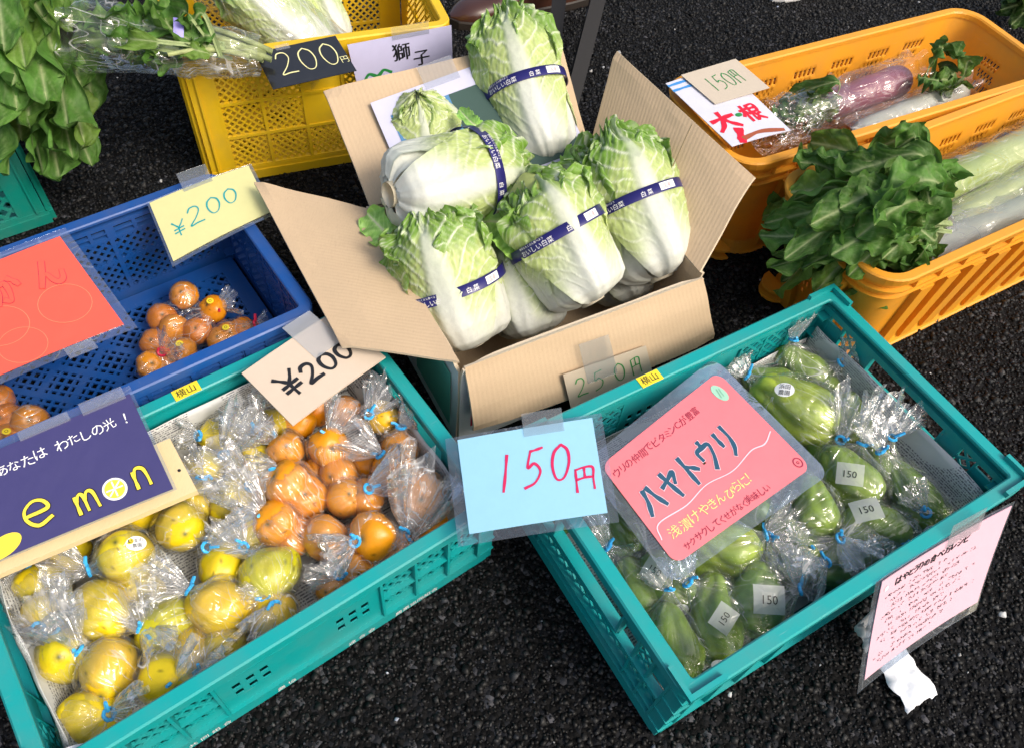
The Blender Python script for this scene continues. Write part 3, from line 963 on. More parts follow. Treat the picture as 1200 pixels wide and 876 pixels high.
# ================================================================== produce builders
def frame_of(axis, hint):
    a = nrm(axis); f = nrm(hint - a * np.dot(hint, a)); r = np.cross(a, f)
    return a, f, r

def sphere_dirs(nu, nv):
    ph = np.linspace(0, PI, nv); th = np.arange(nu) * 2 * PI / nu
    P, T = np.meshgrid(ph, th, indexing='ij')
    return P, T

def citrus(name, label, cat, c, r, tone, seed, axis=(0, 0, 1), shape='round', group=None):
    nu, nv = 40, 26
    P, T = sphere_dirs(nu, nv)
    a, f, s = frame_of(np.asarray(axis, float), np.array([.3, -.8, .52]))
    z = np.cos(P); rho = np.sin(P)
    if shape == 'lemon':
        zz = z * 1.12 + .10 * np.sign(z) * np.abs(z) ** 7
        rr = rho * .93
    else:
        zz = z * .86 - .10 * np.exp(-(P / .22) ** 2) + .06 * np.exp(-((PI - P) / .2) ** 2)
        rr = rho * 1.04
    D = zz[..., None] * a + (rr * np.cos(T))[..., None] * f + (rr * np.sin(T))[..., None] * s
    Q = D.reshape(-1, 3)
    n = vnoise(Q, 1.9, seed) * .085 + vnoise(Q, 5, seed + 1) * .022 + vnoise(Q, 14, seed + 2) * .006 + .012 * np.cos(10 * T.ravel()) * np.sin(P.ravel()) ** 6
    Q = Q * (1 + n)[:, None]
    k = np.clip(.5 + .5 * vnoise(Q, 1.6, seed + 5), 0, 1)[:, None]
    base = np.array(tone); alt = base * np.array([.86, .98, .7]) if shape == 'lemon' else base * np.array([.97, .86, .6])
    C = base * (1 - k) + alt * k
    calyx = np.exp(-(P.ravel() / .12) ** 2)[:, None]
    C = C * (1 - calyx) + np.array([.05, .07, .02]) * calyx
    spots = (vnoise(Q, 11, seed + 9) > .80)[:, None]
    C = np.where(spots, C * [.4, .4, .4], C)
    m = MB(); m.grid((Q * r).reshape(nv, nu, 3), True, C)
    o = m.build(name, FRUIT, None, True)
    o.location = c
    return tag(o, label, cat, group)

def chayote(label, c, axis, ln, rad, tone, seed, group=None):
    nu, nv = 72, 48
    P, T = sphere_dirs(nu, nv)
    a, f, s = frame_of(axis, np.array([.2, -.7, .7]))
    t = (1 - np.cos(P)) / 2                                            # 0 stem end .. 1 blossom end
    prof = np.sin(P) ** .68 * (.78 + .28 * sstep(.15, .75, t))
    groove = 1 - .13 * np.abs(np.cos(2.5 * T + .5 * np.sin(3 * P) + seed)) ** 5 * np.sin(P) ** .5 - .30 * np.exp(-((PI - P) / .35) ** 2) * np.abs(np.cos(T))
    Z = (t - .5) * ln - .10 * ln * np.exp(-((PI - P) / .28) ** 2) * np.cos(T) ** 2
    R = rad * prof * groove
    Q = (Z[..., None] * a + (R * np.cos(T))[..., None] * f + (R * .92 * np.sin(T))[..., None] * s).reshape(-1, 3)
    Q = Q * (1 + .09 * vnoise(Q, 26, seed) + .04 * vnoise(Q, 62, seed + 1) + .012 * vnoise(Q, 130, seed + 2))[:, None]
    k = np.clip(.5 + .6 * vnoise(Q, 30, seed + 3), 0, 1)[:, None]
    C = np.array(tone) * (1 - k) + np.array(tone) * [1.75, 1.42, 1.3] * k
    gr = (np.abs(np.cos(2.5 * T + .5 * np.sin(3 * P) + seed)) ** 7).ravel()[:, None]
    C = C * (1 - .22 * gr)
    m = MB(); m.grid(Q.reshape(nv, nu, 3), True, C)
    o = m.build('chayote', CHAY, None, True)
    o.location = c
    return tag(o, label, 'chayote', group)

def keep_in(key, P, pad=.017):
    """film pressed flat by the crate walls instead of passing through them"""
    x, y, a, L, W, H = BOX[key]
    c_, s_ = math.cos(a), math.sin(a)
    u = (P[..., 0] - x) * c_ + (P[..., 1] - y) * s_; v = -(P[..., 0] - x) * s_ + (P[..., 1] - y) * c_; z = P[..., 2]
    low = z < H + .004
    mu, mv = L / 2 - pad, W / 2 - pad
    jit = .004 * np.abs(np.sin(u * 211 + v * 173 + z * 307))
    u = np.where(low, np.clip(u, -mu + jit, mu - jit), u); v = np.where(low, np.clip(v, -mv + jit, mv - jit), v)
    return np.stack([x + u * c_ - v * s_, y + u * s_ + v * c_, np.maximum(z, .022)], -1)

def blob_radius(P, T, ax, sph, c):
    a, f, s = ax
    D = -np.cos(P)[..., None] * a + (np.sin(P) * np.cos(T))[..., None] * f + (np.sin(P) * np.sin(T))[..., None] * s
    R = np.full(P.shape, .012)
    for q, r in sph:
        o = np.asarray(q) - c
        b = D @ o; disc = r * r - (o @ o - b * b)
        t = np.where(disc > 0, b + np.sqrt(np.maximum(disc, 0)), 0)
        R = np.maximum(R, t)
    for _ in range(10):
        A = (np.roll(R, 1, 1) + np.roll(R, -1, 1)) / 2
        U = np.vstack([R[:1], R[:-1]]); Dn = np.vstack([R[1:], R[-1:]])
        R = np.maximum(R, .5 * A + .25 * (U + Dn))
    return D, R

def bag(label, sph, neck, tail_to, seed, tie=None, film=None, cat='plastic bag', slack=.004, spread=.45, group=None, tail_len=None, crate=None):
    """clear bag pulled over the fruits, gathered at a tied neck, with a crumpled open tail"""
    rg = np.random.default_rng(seed)
    sph = [(np.asarray(q, float), r) for q, r in sph]
    c = np.mean([q for q, _ in sph], 0)
    neck = np.asarray(neck, float); tail_to = np.asarray(tail_to, float)
    axv = nrm(neck - c)
    ax = frame_of(axv, np.array([.31, -.52, .8]))
    a, f, s = ax
    nu, n1, n2, n3 = 60, 24, 8, 12
    ph = np.linspace(.02, PI * .74, n1); th = np.arange(nu) * 2 * PI / nu
    P, T = np.meshgrid(ph, th, indexing='ij')
    D, R = blob_radius(P, T, ax, sph, c)
    S = c + D * R[..., None]
    Q = S.reshape(-1, 3)
    cr = np.abs(vnoise(Q, 26, seed)) * .9 + np.abs(vnoise(Q, 55, seed + 1)) * .3
    pl = np.zeros(nu)
    for k in (7, 11, 16, 23): pl += np.sin(k * th + rg.uniform(0, 6.28)) / 3.0
    ramp_ = sstep(PI * .25, PI * .74, P)
    S = S + D * (.0018 + slack * cr.reshape(P.shape) + .0035 * ramp_ * pl[None, :])[..., None]
    ring = S[-1]
    dn = np.linalg.norm(neck - c)
    rows = [S]
    ring_c = ring.mean(0)
    for k in range(1, n2 + 1):
        t = k / n2
        rr = (1 - t) ** 1.5
        fold = 1 + .35 * pl * t * (1 - .4 * t)
        cc = ring_c * (1 - t) + neck * t
        small = .0055 * (np.cos(th)[:, None] * f + np.sin(th)[:, None] * s)
        rows.append((cc + (ring - ring_c) * (rr * fold)[:, None] + small * t * (1 + .3 * pl)[:, None])[None])
    td = tail_to - neck
    tl = np.linalg.norm(td) if tail_len is None else tail_len
    td = nrm(td); tl = tl * 1.12
    ta, tf, ts = frame_of(td, np.array([.2, -.5, .84]))
    if np.dot(tf, f) < 0: pass
    w0, h0 = rg.uniform(.75, 1.0), rg.uniform(.25, .5)
    lenv = 1 + .22 * np.sin(3 * th + rg.uniform(0, 6)) + .12 * np.sin(9 * th + rg.uniform(0, 6)) + rg.uniform(-.06, .06, nu)
    for k in range(1, n3 + 1):
        t = k / n3
        rad = .0055 + tl * spread * t ** .8
        fold = 1 + (.42 * pl + .12 * np.sin(13 * th + 4 * t)) * min(1, 2.5 * t) * .75
        off = rg.normal(0, .0005, (nu, 3)) * t
        p = neck + td * (tl * t) * lenv[:, None] + rad * (ts * (np.cos(th) * w0)[:, None] + tf * (np.sin(th) * h0)[:, None]) * fold[:, None] + off
        p[:, 2] = np.maximum(p[:, 2], .02)
        rows.append(p[None])
    G = np.concatenate(rows, 0)
    if crate: G = keep_in(crate, G)
    t_ = thing('plastic_bag', label, cat, (c[0], c[1], max(.0, min(q[2] - r for q, r in sph))), 0, group)
    m = MB(); m.grid(G, True)
    fo_ = wpart(m, 'film', film or FILM, t_, True)
    set_fold(fo_, G.shape[0], nu, .8, milk=np.concatenate([np.linspace(0, .12, n1), np.linspace(.2, .8, n2), np.linspace(.9, .6, n3)]))
    tm = MB(); th2 = np.linspace(0, 2 * PI, 11)
    ringp = neck + .0068 * (np.cos(th2)[:, None] * f + np.sin(th2)[:, None] * s)
    tm.tube(ringp, .0024, 6)
    e1 = nrm(f * rg.uniform(-1, 1) + s * rg.uniform(-1, 1) + np.array([0, 0, .6]))
    tm.tube([neck + e1 * .005, neck + e1 * .012, neck + e1 * .017 + rg.normal(0, .002, 3)], [.0024, .0026, .0022], 5)
    wpart(tm, 'tie', tie or TIE, t_)
    return t_

def patch(parent, p, n, up, w, h, mat, name, oval=False, text=None, tmat=None, tsize=None, curve=0.0, world=True, lines=None):
    """small sticker lying on a surface at p with outward normal n"""
    n = nrm(n); u = nrm(np.asarray(up) - n * np.dot(up, n)); r = np.cross(u, n)
    m = MB()
    K = 20
    if oval: B_ = [(math.cos(k * 2 * PI / K) * w / 2, math.sin(k * 2 * PI / K) * h / 2) for k in range(K)]
    else:
        B_ = []
        for x0, y0, x1, y1 in ((-1, -1, 1, -1), (1, -1, 1, 1), (1, 1, -1, 1), (-1, 1, -1, -1)):
            for s in (0, .25, .5, .75): B_.append(((x0 + (x1 - x0) * s) * w / 2, (y0 + (y1 - y0) * s) * h / 2))
        K = 16
    cv = lambda x, y: p + r * x + u * y - n * curve * (x * x + y * y)
    V = [cv(0, 0)] + [cv(x * .5, y * .5) for x, y in B_] + [cv(x, y) for x, y in B_]
    F = [(0, 1 + k, 1 + (k + 1) % K) for k in range(K)] + [(1 + k, 1 + K + k, 1 + K + (k + 1) % K, 1 + (k + 1) % K) for k in range(K)]
    m.add(V, F)
    o = wpart(m, name, mat, parent) if world else m.build(name, mat, parent)
    ls = lines or ([text] if text else [])
    if ls:
        q = MB()
        for i, tx in enumerate(ls):
            TV, TF = text2d(tx)
            sz = tsize; wd = TV[:, 0].max()
            X = (TV[:, 0] - wd / 2) * sz; Y = (TV[:, 1] - .36) * sz - (i - (len(ls) - 1) / 2) * sz * 1.12
            q.add(np.array([cv(x, y) + n * .0005 for x, y in zip(X, Y)]), TF)
        wpart(q, 'lettering', tmat or BLACKINK, o if o.parent and o.parent.parent is None else parent)
    return o

# ------------------------------------------------------------------ napa cabbage
VP = np.array([0, .035, .09, .20, .4, .6, .75, .86, .94, 1.0])
RP = np.array([.26, .66, .86, .96, 1.0, 1.0, .95, .82, .60, .28])
WV = np.array([0, .2, .5, .75, .9, 1.0]); WW = np.array([.62, .80, 1.12, 1.32, 1.30, .95])
def cab_leaf(R, L, th0, wid, off, flare, seed, green=0.0, fold=0.0, closed=False, fine=False):
    nu, nv = (85, 100) if fine else (39, 50)
    u = np.linspace(-1, 1, nu); v = np.linspace(0, 1, nv) ** .92
    V, U = np.meshgrid(v, u, indexing='ij')
    key = np.stack([U.ravel() * 2 + seed * 3.1, V.ravel() * 3, np.full(U.size, seed * 1.7)], 1)
    n1 = vnoise(key, 1.3, seed).reshape(V.shape); n2 = vnoise(key, 4.0, seed + 1).reshape(V.shape); n3 = vnoise(key, 13, seed + 2).reshape(V.shape)
    ribw = .38 * (1 - V) ** .95 + .035
    rib = np.exp(-(np.abs(U) / (ribw + 1e-3)) ** 4)
    Uw = np.abs(U) + .05 * n2
    q = V * 7.5 - 4.2 * np.abs(Uw) ** .75 * (1 - .3 * V) + .8 * n1
    fq = np.abs(q - np.floor(q) - .5)
    vein = np.exp(-(fq / (.075 - .03 * np.abs(U))) ** 2) * sstep(.06, .22, V) * (1 - rib * .8) * (1 - .35 * np.abs(U))
    q2 = V * 16 + 9 * np.abs(Uw) + 2.0 * n1
    vein2 = np.exp(-(np.abs(q2 - np.floor(q2) - .5) / .12) ** 2) * sstep(.2, .5, V) * (1 - rib) * .45
    edge = np.clip(np.abs(U) ** 4 * sstep(.25, .7, V) + sstep(.80, 1, V), 0, 1)
    top = 1 - .10 * U ** 2 + .05 * n2 * edge
    Z = L * V * top
    W = np.interp(V, WV, WW) * wid
    A = th0 + U * W + .05 * n2 * edge
    RQ = RP if not closed else np.array([.26, .66, .86, .95, 1.0, .98, .88, .66, .36, .0])
    if closed: edge = edge * .35
    rad = R * np.interp(np.clip(V * top, 0, 1), VP, RQ) + off
    rad = rad + .007 * rib * (1 - V) ** .5 + .0019 * vein + .0010 * vein2 + .0013 * n3 * (1 - rib) * sstep(.15, .5, V)
    rad = rad + edge * (.0045 * np.sin(U * 15 + V * 19 + seed) + .006 * n2) + sstep(.82, 1, V) * (.010 * n2 + .007 * n3 + .004 * np.sin(U * 31 + seed)) + flare * np.maximum(V - .45, 0) ** 1.6 * (.6 + .8 * np.abs(U))
    rad = rad + fold * np.maximum(np.abs(U) - .6, 0) * sstep(.3, .8, V)
    rad = rad + .005 * n1
    Z = Z + edge * .010 * n1 * L / .25
    rad = np.maximum(rad, .004)
    g = sstep(.14, .60, V + .22 * np.abs(U) + .12 * n1 - .05) * (1 - rib * (1 - .35 * V))
    g2 = sstep(.70, 1.05, V + .18 * np.abs(U) ** 2 + .14 * n2 + green) * (1 - rib * .6)
    white, pale, mid = np.array([.74, .76, .69]), np.array([.50, .60, .21]), np.array([.17, .33, .04])
    C = white * (1 - g[..., None]) + pale * g[..., None]
    C = C * (1 - g2[..., None]) + mid * g2[..., None]
    lighter = np.clip(vein * .95 + vein2 * .55, 0, 1)[..., None]
    C = C * (1 - lighter) + np.array([.82, .85, .68]) * lighter
    C = C * (1 + .16 * n3[..., None] * g[..., None])
    stri = np.sin(U * 21 + 2.0 * n1) * (1 - sstep(.35, .7, V)) * (.4 + .6 * rib)
    C = C * (1 - .035 * stri[..., None])
    rad = rad + .0004 * stri
    return A, rad, Z, np.clip(C, .01, .9)

def cabbage(label, base, tip, R, seed, th0=0.0, band=.52, name='napa_cabbage', green=0.0, flare=.025, bend=0.0, leaves=9, mark=True, hint=None, cat='cabbage', bandtilt=0.0, thband=0.0, closed=False):
    base, tip = np.asarray(base, float), np.asarray(tip, float)
    L = np.linalg.norm(tip - base)
    a, f, r = frame_of(tip - base, (CPOS - (base + tip) / 2) if hint is None else np.asarray(hint, float))
    t = thing(name, label, cat, base)
    rg = np.random.default_rng(seed)
    def place(A, rad, Z):
        return base + a * Z[..., None] + (rad * np.cos(A))[..., None] * f + (rad * np.sin(A))[..., None] * r
    # heart
    vv = np.linspace(0.0, .97, 16); aa = np.linspace(0, 2 * PI, 28, endpoint=False)
    Vv, Aa = np.meshgrid(vv, aa, indexing='ij')
    rr = (R * np.interp(Vv, VP, RP) - .012) * (1 + .03 * np.sin(5 * Aa)); rr[0] *= .05; rr[-1] *= .3
    cc = np.array([.74, .74, .62]) * (1 - sstep(.3, .8, Vv))[..., None] + np.array([.50, .56, .18]) * sstep(.3, .8, Vv)[..., None]
    m = MB(); m.grid(place(Aa, np.maximum(rr, .002) * (.8 if closed else 1), Vv * L * (.8 if closed else 1) + .004), True, cc)
    wpart(m, 'heart', CABBAGE, t, True)
    for k in range(leaves):
        j = leaves - 1 - k                                             # 0 = outermost, last built
        off = -.0065 + .0020 * k
        ang = th0 + {0: 0.0, 1: 2.25, 2: -1.95}.get(j, j * 2.4 + .5)
        A, rad, Z, C = cab_leaf(R, L * (rg.uniform(.93, 1.03) if j > 2 else rg.uniform(.9, 1.0)), ang, rg.uniform(.95, 1.1), off, flare * (rg.uniform(.3, 1.3) if j < 4 else .15), seed * 11 + k, green + rg.uniform(-.05, .06), .02 if j < 3 and not closed else 0, closed, j < 4)
        m = MB(); m.grid(place(A, rad, Z), False, C)
        wpart(m, 'leaf', CABBAGE, t, True)
    # cut stem
    m = MB(); pts = [base - a * .004, base + a * .015]; m.tube(pts, [R * .30, R * .38], 18, (.62, .56, .42))
    wpart(m, 'stem', ROOT, t, True)
    if band:
        rb = R * np.interp(band, VP, RP) + .0165
        n = 72; hwid = .0085
        aa = np.linspace(0, 2 * PI, n, endpoint=False)
        tilt = lambda A: bandtilt * np.cos(A - thband)
        rbz = lambda A: rb + .0012 * np.sin(5 * A + seed)
        B_ = []
        for (dz, dr) in ((-hwid, 0), (hwid, 0), (hwid, -.001), (-hwid, -.001), (-hwid, 0)):
            B_.append(place(aa, rbz(aa) + dr, np.full(n, L * band + dz) + tilt(aa)))
        m = MB(); m.grid(np.array(B_), True)
        bo = wpart(m, 'band', NAVY, t, True)
        def arc_text(s, a_start, size, zoff, mat=WHITEINK, nm='lettering'):
            TV, TF = text2d(s)
            A = a_start + TV[:, 0] * size / rb
            q = MB(); q.add(place(A, rbz(A) + .0006, L * band + zoff + TV[:, 1] * size + tilt(A)), TF)
            wpart(q, nm, mat, bo)
        arc_text('おいしい白菜', -.78 + thband, .0100, -.0062)
        arc_text('野菜をたくさん食べよう', -.78 + thband, .0042, .0042)
        arc_text('白 菜', .22 + thband, .0095, -.0052)
        if mark:
            A = np.linspace(.62, .98, 8) + thband
            q = MB(); q.grid(np.array([place(A, rbz(A) + .0005, np.full(8, L * band - .006) + tilt(A)), place(A, rbz(A) + .0005, np.full(8, L * band + .006) + tilt(A))]))
            wpart(q, 'price_mark', STICKW, bo, True)
            arc_text('国産', .70 + thband, .0085, -.0034, REDPRINT)
    return t

# ------------------------------------------------------------------ leaves of greens
def leaf_blade(pts, width, nhint, seed, lobes=4.0, cup=.25, ruffle=.10, dark=0.0, stalk=.25, nu=21, nv=72, twist=0.0, droop=0.0):
    C0 = arc(pts, nv - 1)
    idx = np.linspace(0, len(C0) - 1, nv); C0 = np.array([np.interp(idx, np.arange(len(C0)), C0[:, k]) for k in range(3)]).T
    T = np.gradient(C0, axis=0); T /= np.linalg.norm(T, axis=1)[:, None]
    N = np.tile(nrm(nhint), (nv, 1)); N = N - T * (N * T).sum(1)[:, None]; N /= np.linalg.norm(N, axis=1)[:, None] + 1e-9
    S = np.cross(T, N)
    tw = (twist * np.linspace(0, 1, nv) ** 1.3)[:, None]
    N, S = N * np.cos(tw) + S * np.sin(tw), S * np.cos(tw) - N * np.sin(tw)
    v = np.linspace(0, 1, nv); u = np.linspace(-1, 1, nu)
    env = np.where(v < stalk, .09 + .05 * v, 0) + np.where(v >= stalk, np.clip((v - stalk) / (1 - stalk), 0, 1), 0) * 0
    x = np.clip((v - stalk) / (1 - stalk), 0, 1)
    shape = (.30 + .75 * x ** .8) * np.sqrt(np.clip(1 - x ** 3.2, 0, 1))
    rg = np.random.default_rng(seed)
    ph = rg.uniform(0, 6.28, 2)
    out = []; cols = []
    for side_i, uu in enumerate(u):
        p = ph[0] if uu < 0 else ph[1]
        notch = (.5 + .5 * np.cos(2 * PI * lobes * x ** .85 + p)) ** 4 * (1 - .8 * sstep(.5, .9, x)) * .55
        notch = np.maximum(notch, .12 * (.5 + .5 * np.cos(2 * PI * lobes * 3.3 * x + 2 * p)) ** 2)
        w = np.where(v < stalk, .10, np.maximum(shape * (1 - notch * np.abs(uu) ** .3), .05)) * width
        key = np.stack([np.full(nv, uu * 1.5 + seed), v * 6, np.full(nv, seed * .7)], 1)
        nz = vnoise(key, 1.3, seed); nz2 = vnoise(key, 4.2, seed + 1)
        w = w * (1 + .10 * nz2 * abs(uu))
        rib = math.exp(-(uu / .085) ** 2)
        h = w * (cup * uu * uu) + width * ruffle * (abs(uu) ** 1.5) * (np.sin(v * 31 + p + uu * 2) * .8 + nz + .9 * nz2 * abs(uu)) * sstep(stalk, stalk + .15, v) - rib * .0015
        out.append(C0 + S * (uu * w)[:, None] + N * h[:, None])
        vein = np.exp(-(np.abs(((v * 9 - abs(uu) * 1.6) % 1) - .5) / .10) ** 2) * .30 + np.exp(-(np.abs(((v * 22 + abs(uu) * 3 + nz) % 1) - .5) / .14) ** 2) * .12
        g = np.array([.082, .205, .032]) * (1 - .55 * dark) * (1 + .30 * nz[:, None]) * (1 + np.array([.9, .35, .3]) * max(0, np.sin(seed * 7.7)) ** 3)
        pale = np.array([.42, .52, .24])
        k = np.clip(rib + vein * (1 - abs(uu) * .5), 0, 1)[:, None] * np.where(v < stalk, 1.0, 1.0)[:, None]
        k = np.maximum(k, np.where(v < stalk, 1.0, 0)[:, None])
        cols.append(g * (1 - k) + pale * k)
    P = np.array(out).transpose(1, 0, 2); Cc = np.array(cols).transpose(1, 0, 2)
    m = MB(); m.grid(P, False, np.clip(Cc, .004, .8))
    return m

# ================================================================== cabbages in the carton
CAB = [
 ('napa cabbage leaning highest at the back of the carton, leafy end up', (642, 196, .19), (586, 18, .345), .070, 3, .1, .50, .0, {}),
 ('napa cabbage lying on its side with its cut base towards the left flap', (457, 228, .305), (608, 196, .258), .068, 5, .15, .62, .0, dict(leaves=9)),
 ('pale rounded cabbage head upright against the back flap, left corner', (500, 196, .16), (489, 108, .315), .068, 8, .1, 0, -.25, dict(flare=.0, closed=True)),
 ('napa cabbage at the front left of the carton, nearest the left flap', (553, 402, .115), (495, 243, .285), .077, 12, -.15, .44, .0, {}),
 ('napa cabbage on top in the middle of the carton', (694, 352, .185), (612, 202, .315), .071, 17, .35, .52, .0, {}),
 ('large napa cabbage at the right of the carton beside the right flap', (775, 325, .16), (706, 155, .30), .076, 21, .45, .50, .05, {}),
 ('half buried napa cabbage at the front between two others in the carton', (628, 392, .085), (588, 268, .20), .062, 26, -.2, 0, .0, {}),
 ('napa cabbage mostly hidden at the front right bottom of the carton', (742, 352, .07), (700, 240, .17), .060, 29, .2, 0, .0, {}),
]
for lab, b, t_, R, sd, th0, bd, gr, kw in CAB:
    cabbage(lab, at(*b), at(*t_), R * .95, sd, th0, bd, green=gr, **kw)

def loose_leaf(label, pts, width, seed, hint, dark=0.0, lobes=1.0):
    P = [at(*p) for p in pts]
    m = leaf_blade(P, width, hint, seed, lobes=lobes, cup=.35, ruffle=.16, stalk=.04)
    C = np.concatenate(m.c); pale = np.array([.42, .56, .16])
    m.c = [np.clip(C * 1.9 + pale * .32, 0, .8)]
    o = m.build('cabbage_leaf', CABBAGE, None, True, loc=P[0])
    return tag(o, label, 'leaf')
loose_leaf('loose green cabbage leaf between the lying and the middle cabbage', [(548, 262, .235), (590, 262, .262), (620, 300, .238)], .058, 5, (0, -.4, 1))
loose_leaf('curly cabbage leaf poking out below the lying cabbage by the left flap', [(488, 300, .215), (455, 275, .235), (430, 250, .235)], .042, 9, (-.2, -.5, 1))
loose_leaf('small curly cabbage leaf sticking out left of the highest cabbage', [(575, 150, .29), (556, 146, .305), (538, 128, .30)], .020, 12, (-.2, -.5, 1))
loose_leaf('dark curly cabbage leaf behind the large right cabbage', [(700, 235, .22), (684, 200, .245), (672, 172, .25)], .046, 15, (-.2, -.5, 1))
loose_leaf('ruffled cabbage leaf under the tip of the lying cabbage', [(560, 200, .275), (588, 190, .292), (612, 205, .285)], .036, 18, (.2, -.4, 1))

# ================================================================== citrus in the left teal crate
Y, G_, LIME, AMB = (.80, .56, .008), (.74, .55, .010), (.66, .57, .012), (.84, .52, .006)
OR, OR2 = (.82, .33, .004), (.78, .29, .004)
CIT = [  # px, py, z, radius, tone, kind, phrase
 (148, 652, .120, .036, G_, 'lemon', 'large glossy greenish lemon with an oval sticker below the navy sign'),
 (212, 617, .112, .031, Y, 'lemon', 'yellow lemon just right of the stickered greenish lemon'),
 (160, 598, .098, .027, Y, 'lemon', 'yellow lemon half under the lower edge of the navy sign'),
 (240, 548, .105, .024, Y, 'lemon', 'small yellow lemon next to the right end of the navy sign'),
 (292, 541, .102, .026, Y, 'lemon', 'yellow lemon behind, under the corner of the beige price card'),
 (272, 585, .106, .026, Y, 'lemon', 'bright yellow lemon right of the wooden board end'),
 (118, 715, .112, .040, Y, 'lemon', 'pale yellow lemon wrapped in a bright bag in the left middle'),
 (52, 688, .096, .027, G_, 'lemon', 'dull yellow lemon at the far left below the navy sign'),
 (55, 780, .100, .032, G_, 'lemon', 'shaded olive yellow lemon beside the curled newspaper'),
 (128, 782, .106, .036, AMB, 'lemon', 'golden amber lemon right of the olive one in the front left'),
 (196, 732, .098, .031, LIME, 'lemon', 'lime tinted lemon in the middle of the crate'),
 (258, 712, .110, .035, AMB, 'lemon', 'golden lemon left of the front rim in the middle'),
 (316, 672, .108, .033, LIME, 'lemon', 'bright lime green lemon next to the oranges'),
 (262, 662, .098, .028, Y, 'lemon', 'yellow lemon under crumpled film in the crate centre'),
 (195, 795, .102, .035, Y, 'lemon', 'pale lemon under white crumpled film by the front rim'),
 (112, 842, .098, .033, Y, 'lemon', 'front left lemon nearest the bottom of the picture'),
 (318, 722, .095, .030, AMB, 'lemon', 'lemon against the front rim below the lime green one'),
 (262, 758, .092, .026, Y, 'lemon', 'small lemon tucked against the front rim'),
 (335, 527, .118, .022, OR, 'round', 'small orange with a blue tag below the beige price card'),
 (334, 566, .128, .028, OR, 'round', 'spotted orange standing out in the upper middle of the oranges'),
 (358, 582, .108, .027, OR2, 'round', 'orange tucked right behind the spotted one'),
 (386, 524, .122, .025, OR, 'round', 'orange with a blue knot under the bottom edge of the price card'),
 (397, 556, .102, .025, OR2, 'round', 'orange below the one with the blue knot'),
 (322, 612, .118, .027, OR, 'round', 'orange left of centre with pinkish crumpled film on top'),
 (346, 628, .100, .023, OR2, 'round', 'orange in the shade right of the pink filmed one'),
 (462, 548, .118, .026, OR, 'round', 'orange near the crate side with pleated film'),
 (447, 487, .112, .023, AMB, 'round', 'rearmost orange by the crate side wall'),
 (406, 482, .104, .021, OR2, 'round', 'orange under crumpled film right of the price card'),
 (494, 580, .112, .035, OR2, 'round', 'large dull orange closest to the light blue price card'),
 (436, 628, .118, .029, OR, 'round', 'orange in front of the large dull one'),
 (380, 630, .106, .026, OR, 'round', 'orange in the middle of the front row'),
 (404, 583, .104, .024, OR, 'round', 'orange in the centre of the orange group'),
 (428, 582, .100, .024, OR2, 'round', 'orange mostly hidden under film in the centre right'),
 (466, 642, .096, .022, OR2, 'round', 'orange peeking out at the front rim right of a blue tag'),
 (416, 668, .096, .022, OR, 'round', 'small orange touching the front rim'),
 (388, 690, .094, .018, OR, 'round', 'smallest orange at the front rim beside the dark fold'),
 (300, 622, .100, .027, Y, 'lemon', 'yellow lemon between the lemons and the pink filmed orange'),
 (232, 588, .098, .026, Y, 'lemon', 'yellow lemon touching the wooden board corner'),
 (318, 500, .100, .026, Y, 'lemon', 'lemon at the back newspaper left of the small tagged orange'),
 (250, 500, .094, .025, G_, 'lemon', 'greenish lemon hard against the back newspaper'),
 (25, 735, .098, .028, Y, 'lemon', 'lemon at the left end beside the crate wall'),
 (160, 690, .092, .026, Y, 'lemon', 'lemon peeking out below the stickered one'),
 (225, 765, .090, .028, AMB, 'lemon', 'amber lemon low at the front rim'),
 (350, 495, .100, .022, OR, 'round', 'orange peeking out under the left end of the price card'),
 (480, 520, .100, .024, OR, 'round', 'orange by the right wall behind the big shiny bag'),
 (505, 612, .092, .022, OR2, 'round', 'orange in the front right corner of the crate'),
]
FR = []
for i, (px, py, z, r, tone, kd, ph) in enumerate(CIT):
    r = min(r * 1.13, .037)
    c = keep_in('tl', at(px, py, z + .006), .018 + r)
    ax = nrm([math.sin(i * 2.4) * .8, -.5 + .5 * math.cos(i * 1.7), .35 + .5 * math.sin(i)]) if kd == 'lemon' else nrm([.5 * math.sin(i * 1.9), -.35 + .3 * math.cos(i), .8])
    FR.append((c, r, citrus('lemon' if kd == 'lemon' else 'orange', ph, 'lemon' if kd == 'lemon' else 'orange', c, r, tone, 40 + i, ax, 'lemon' if kd == 'lemon' else 'round')))
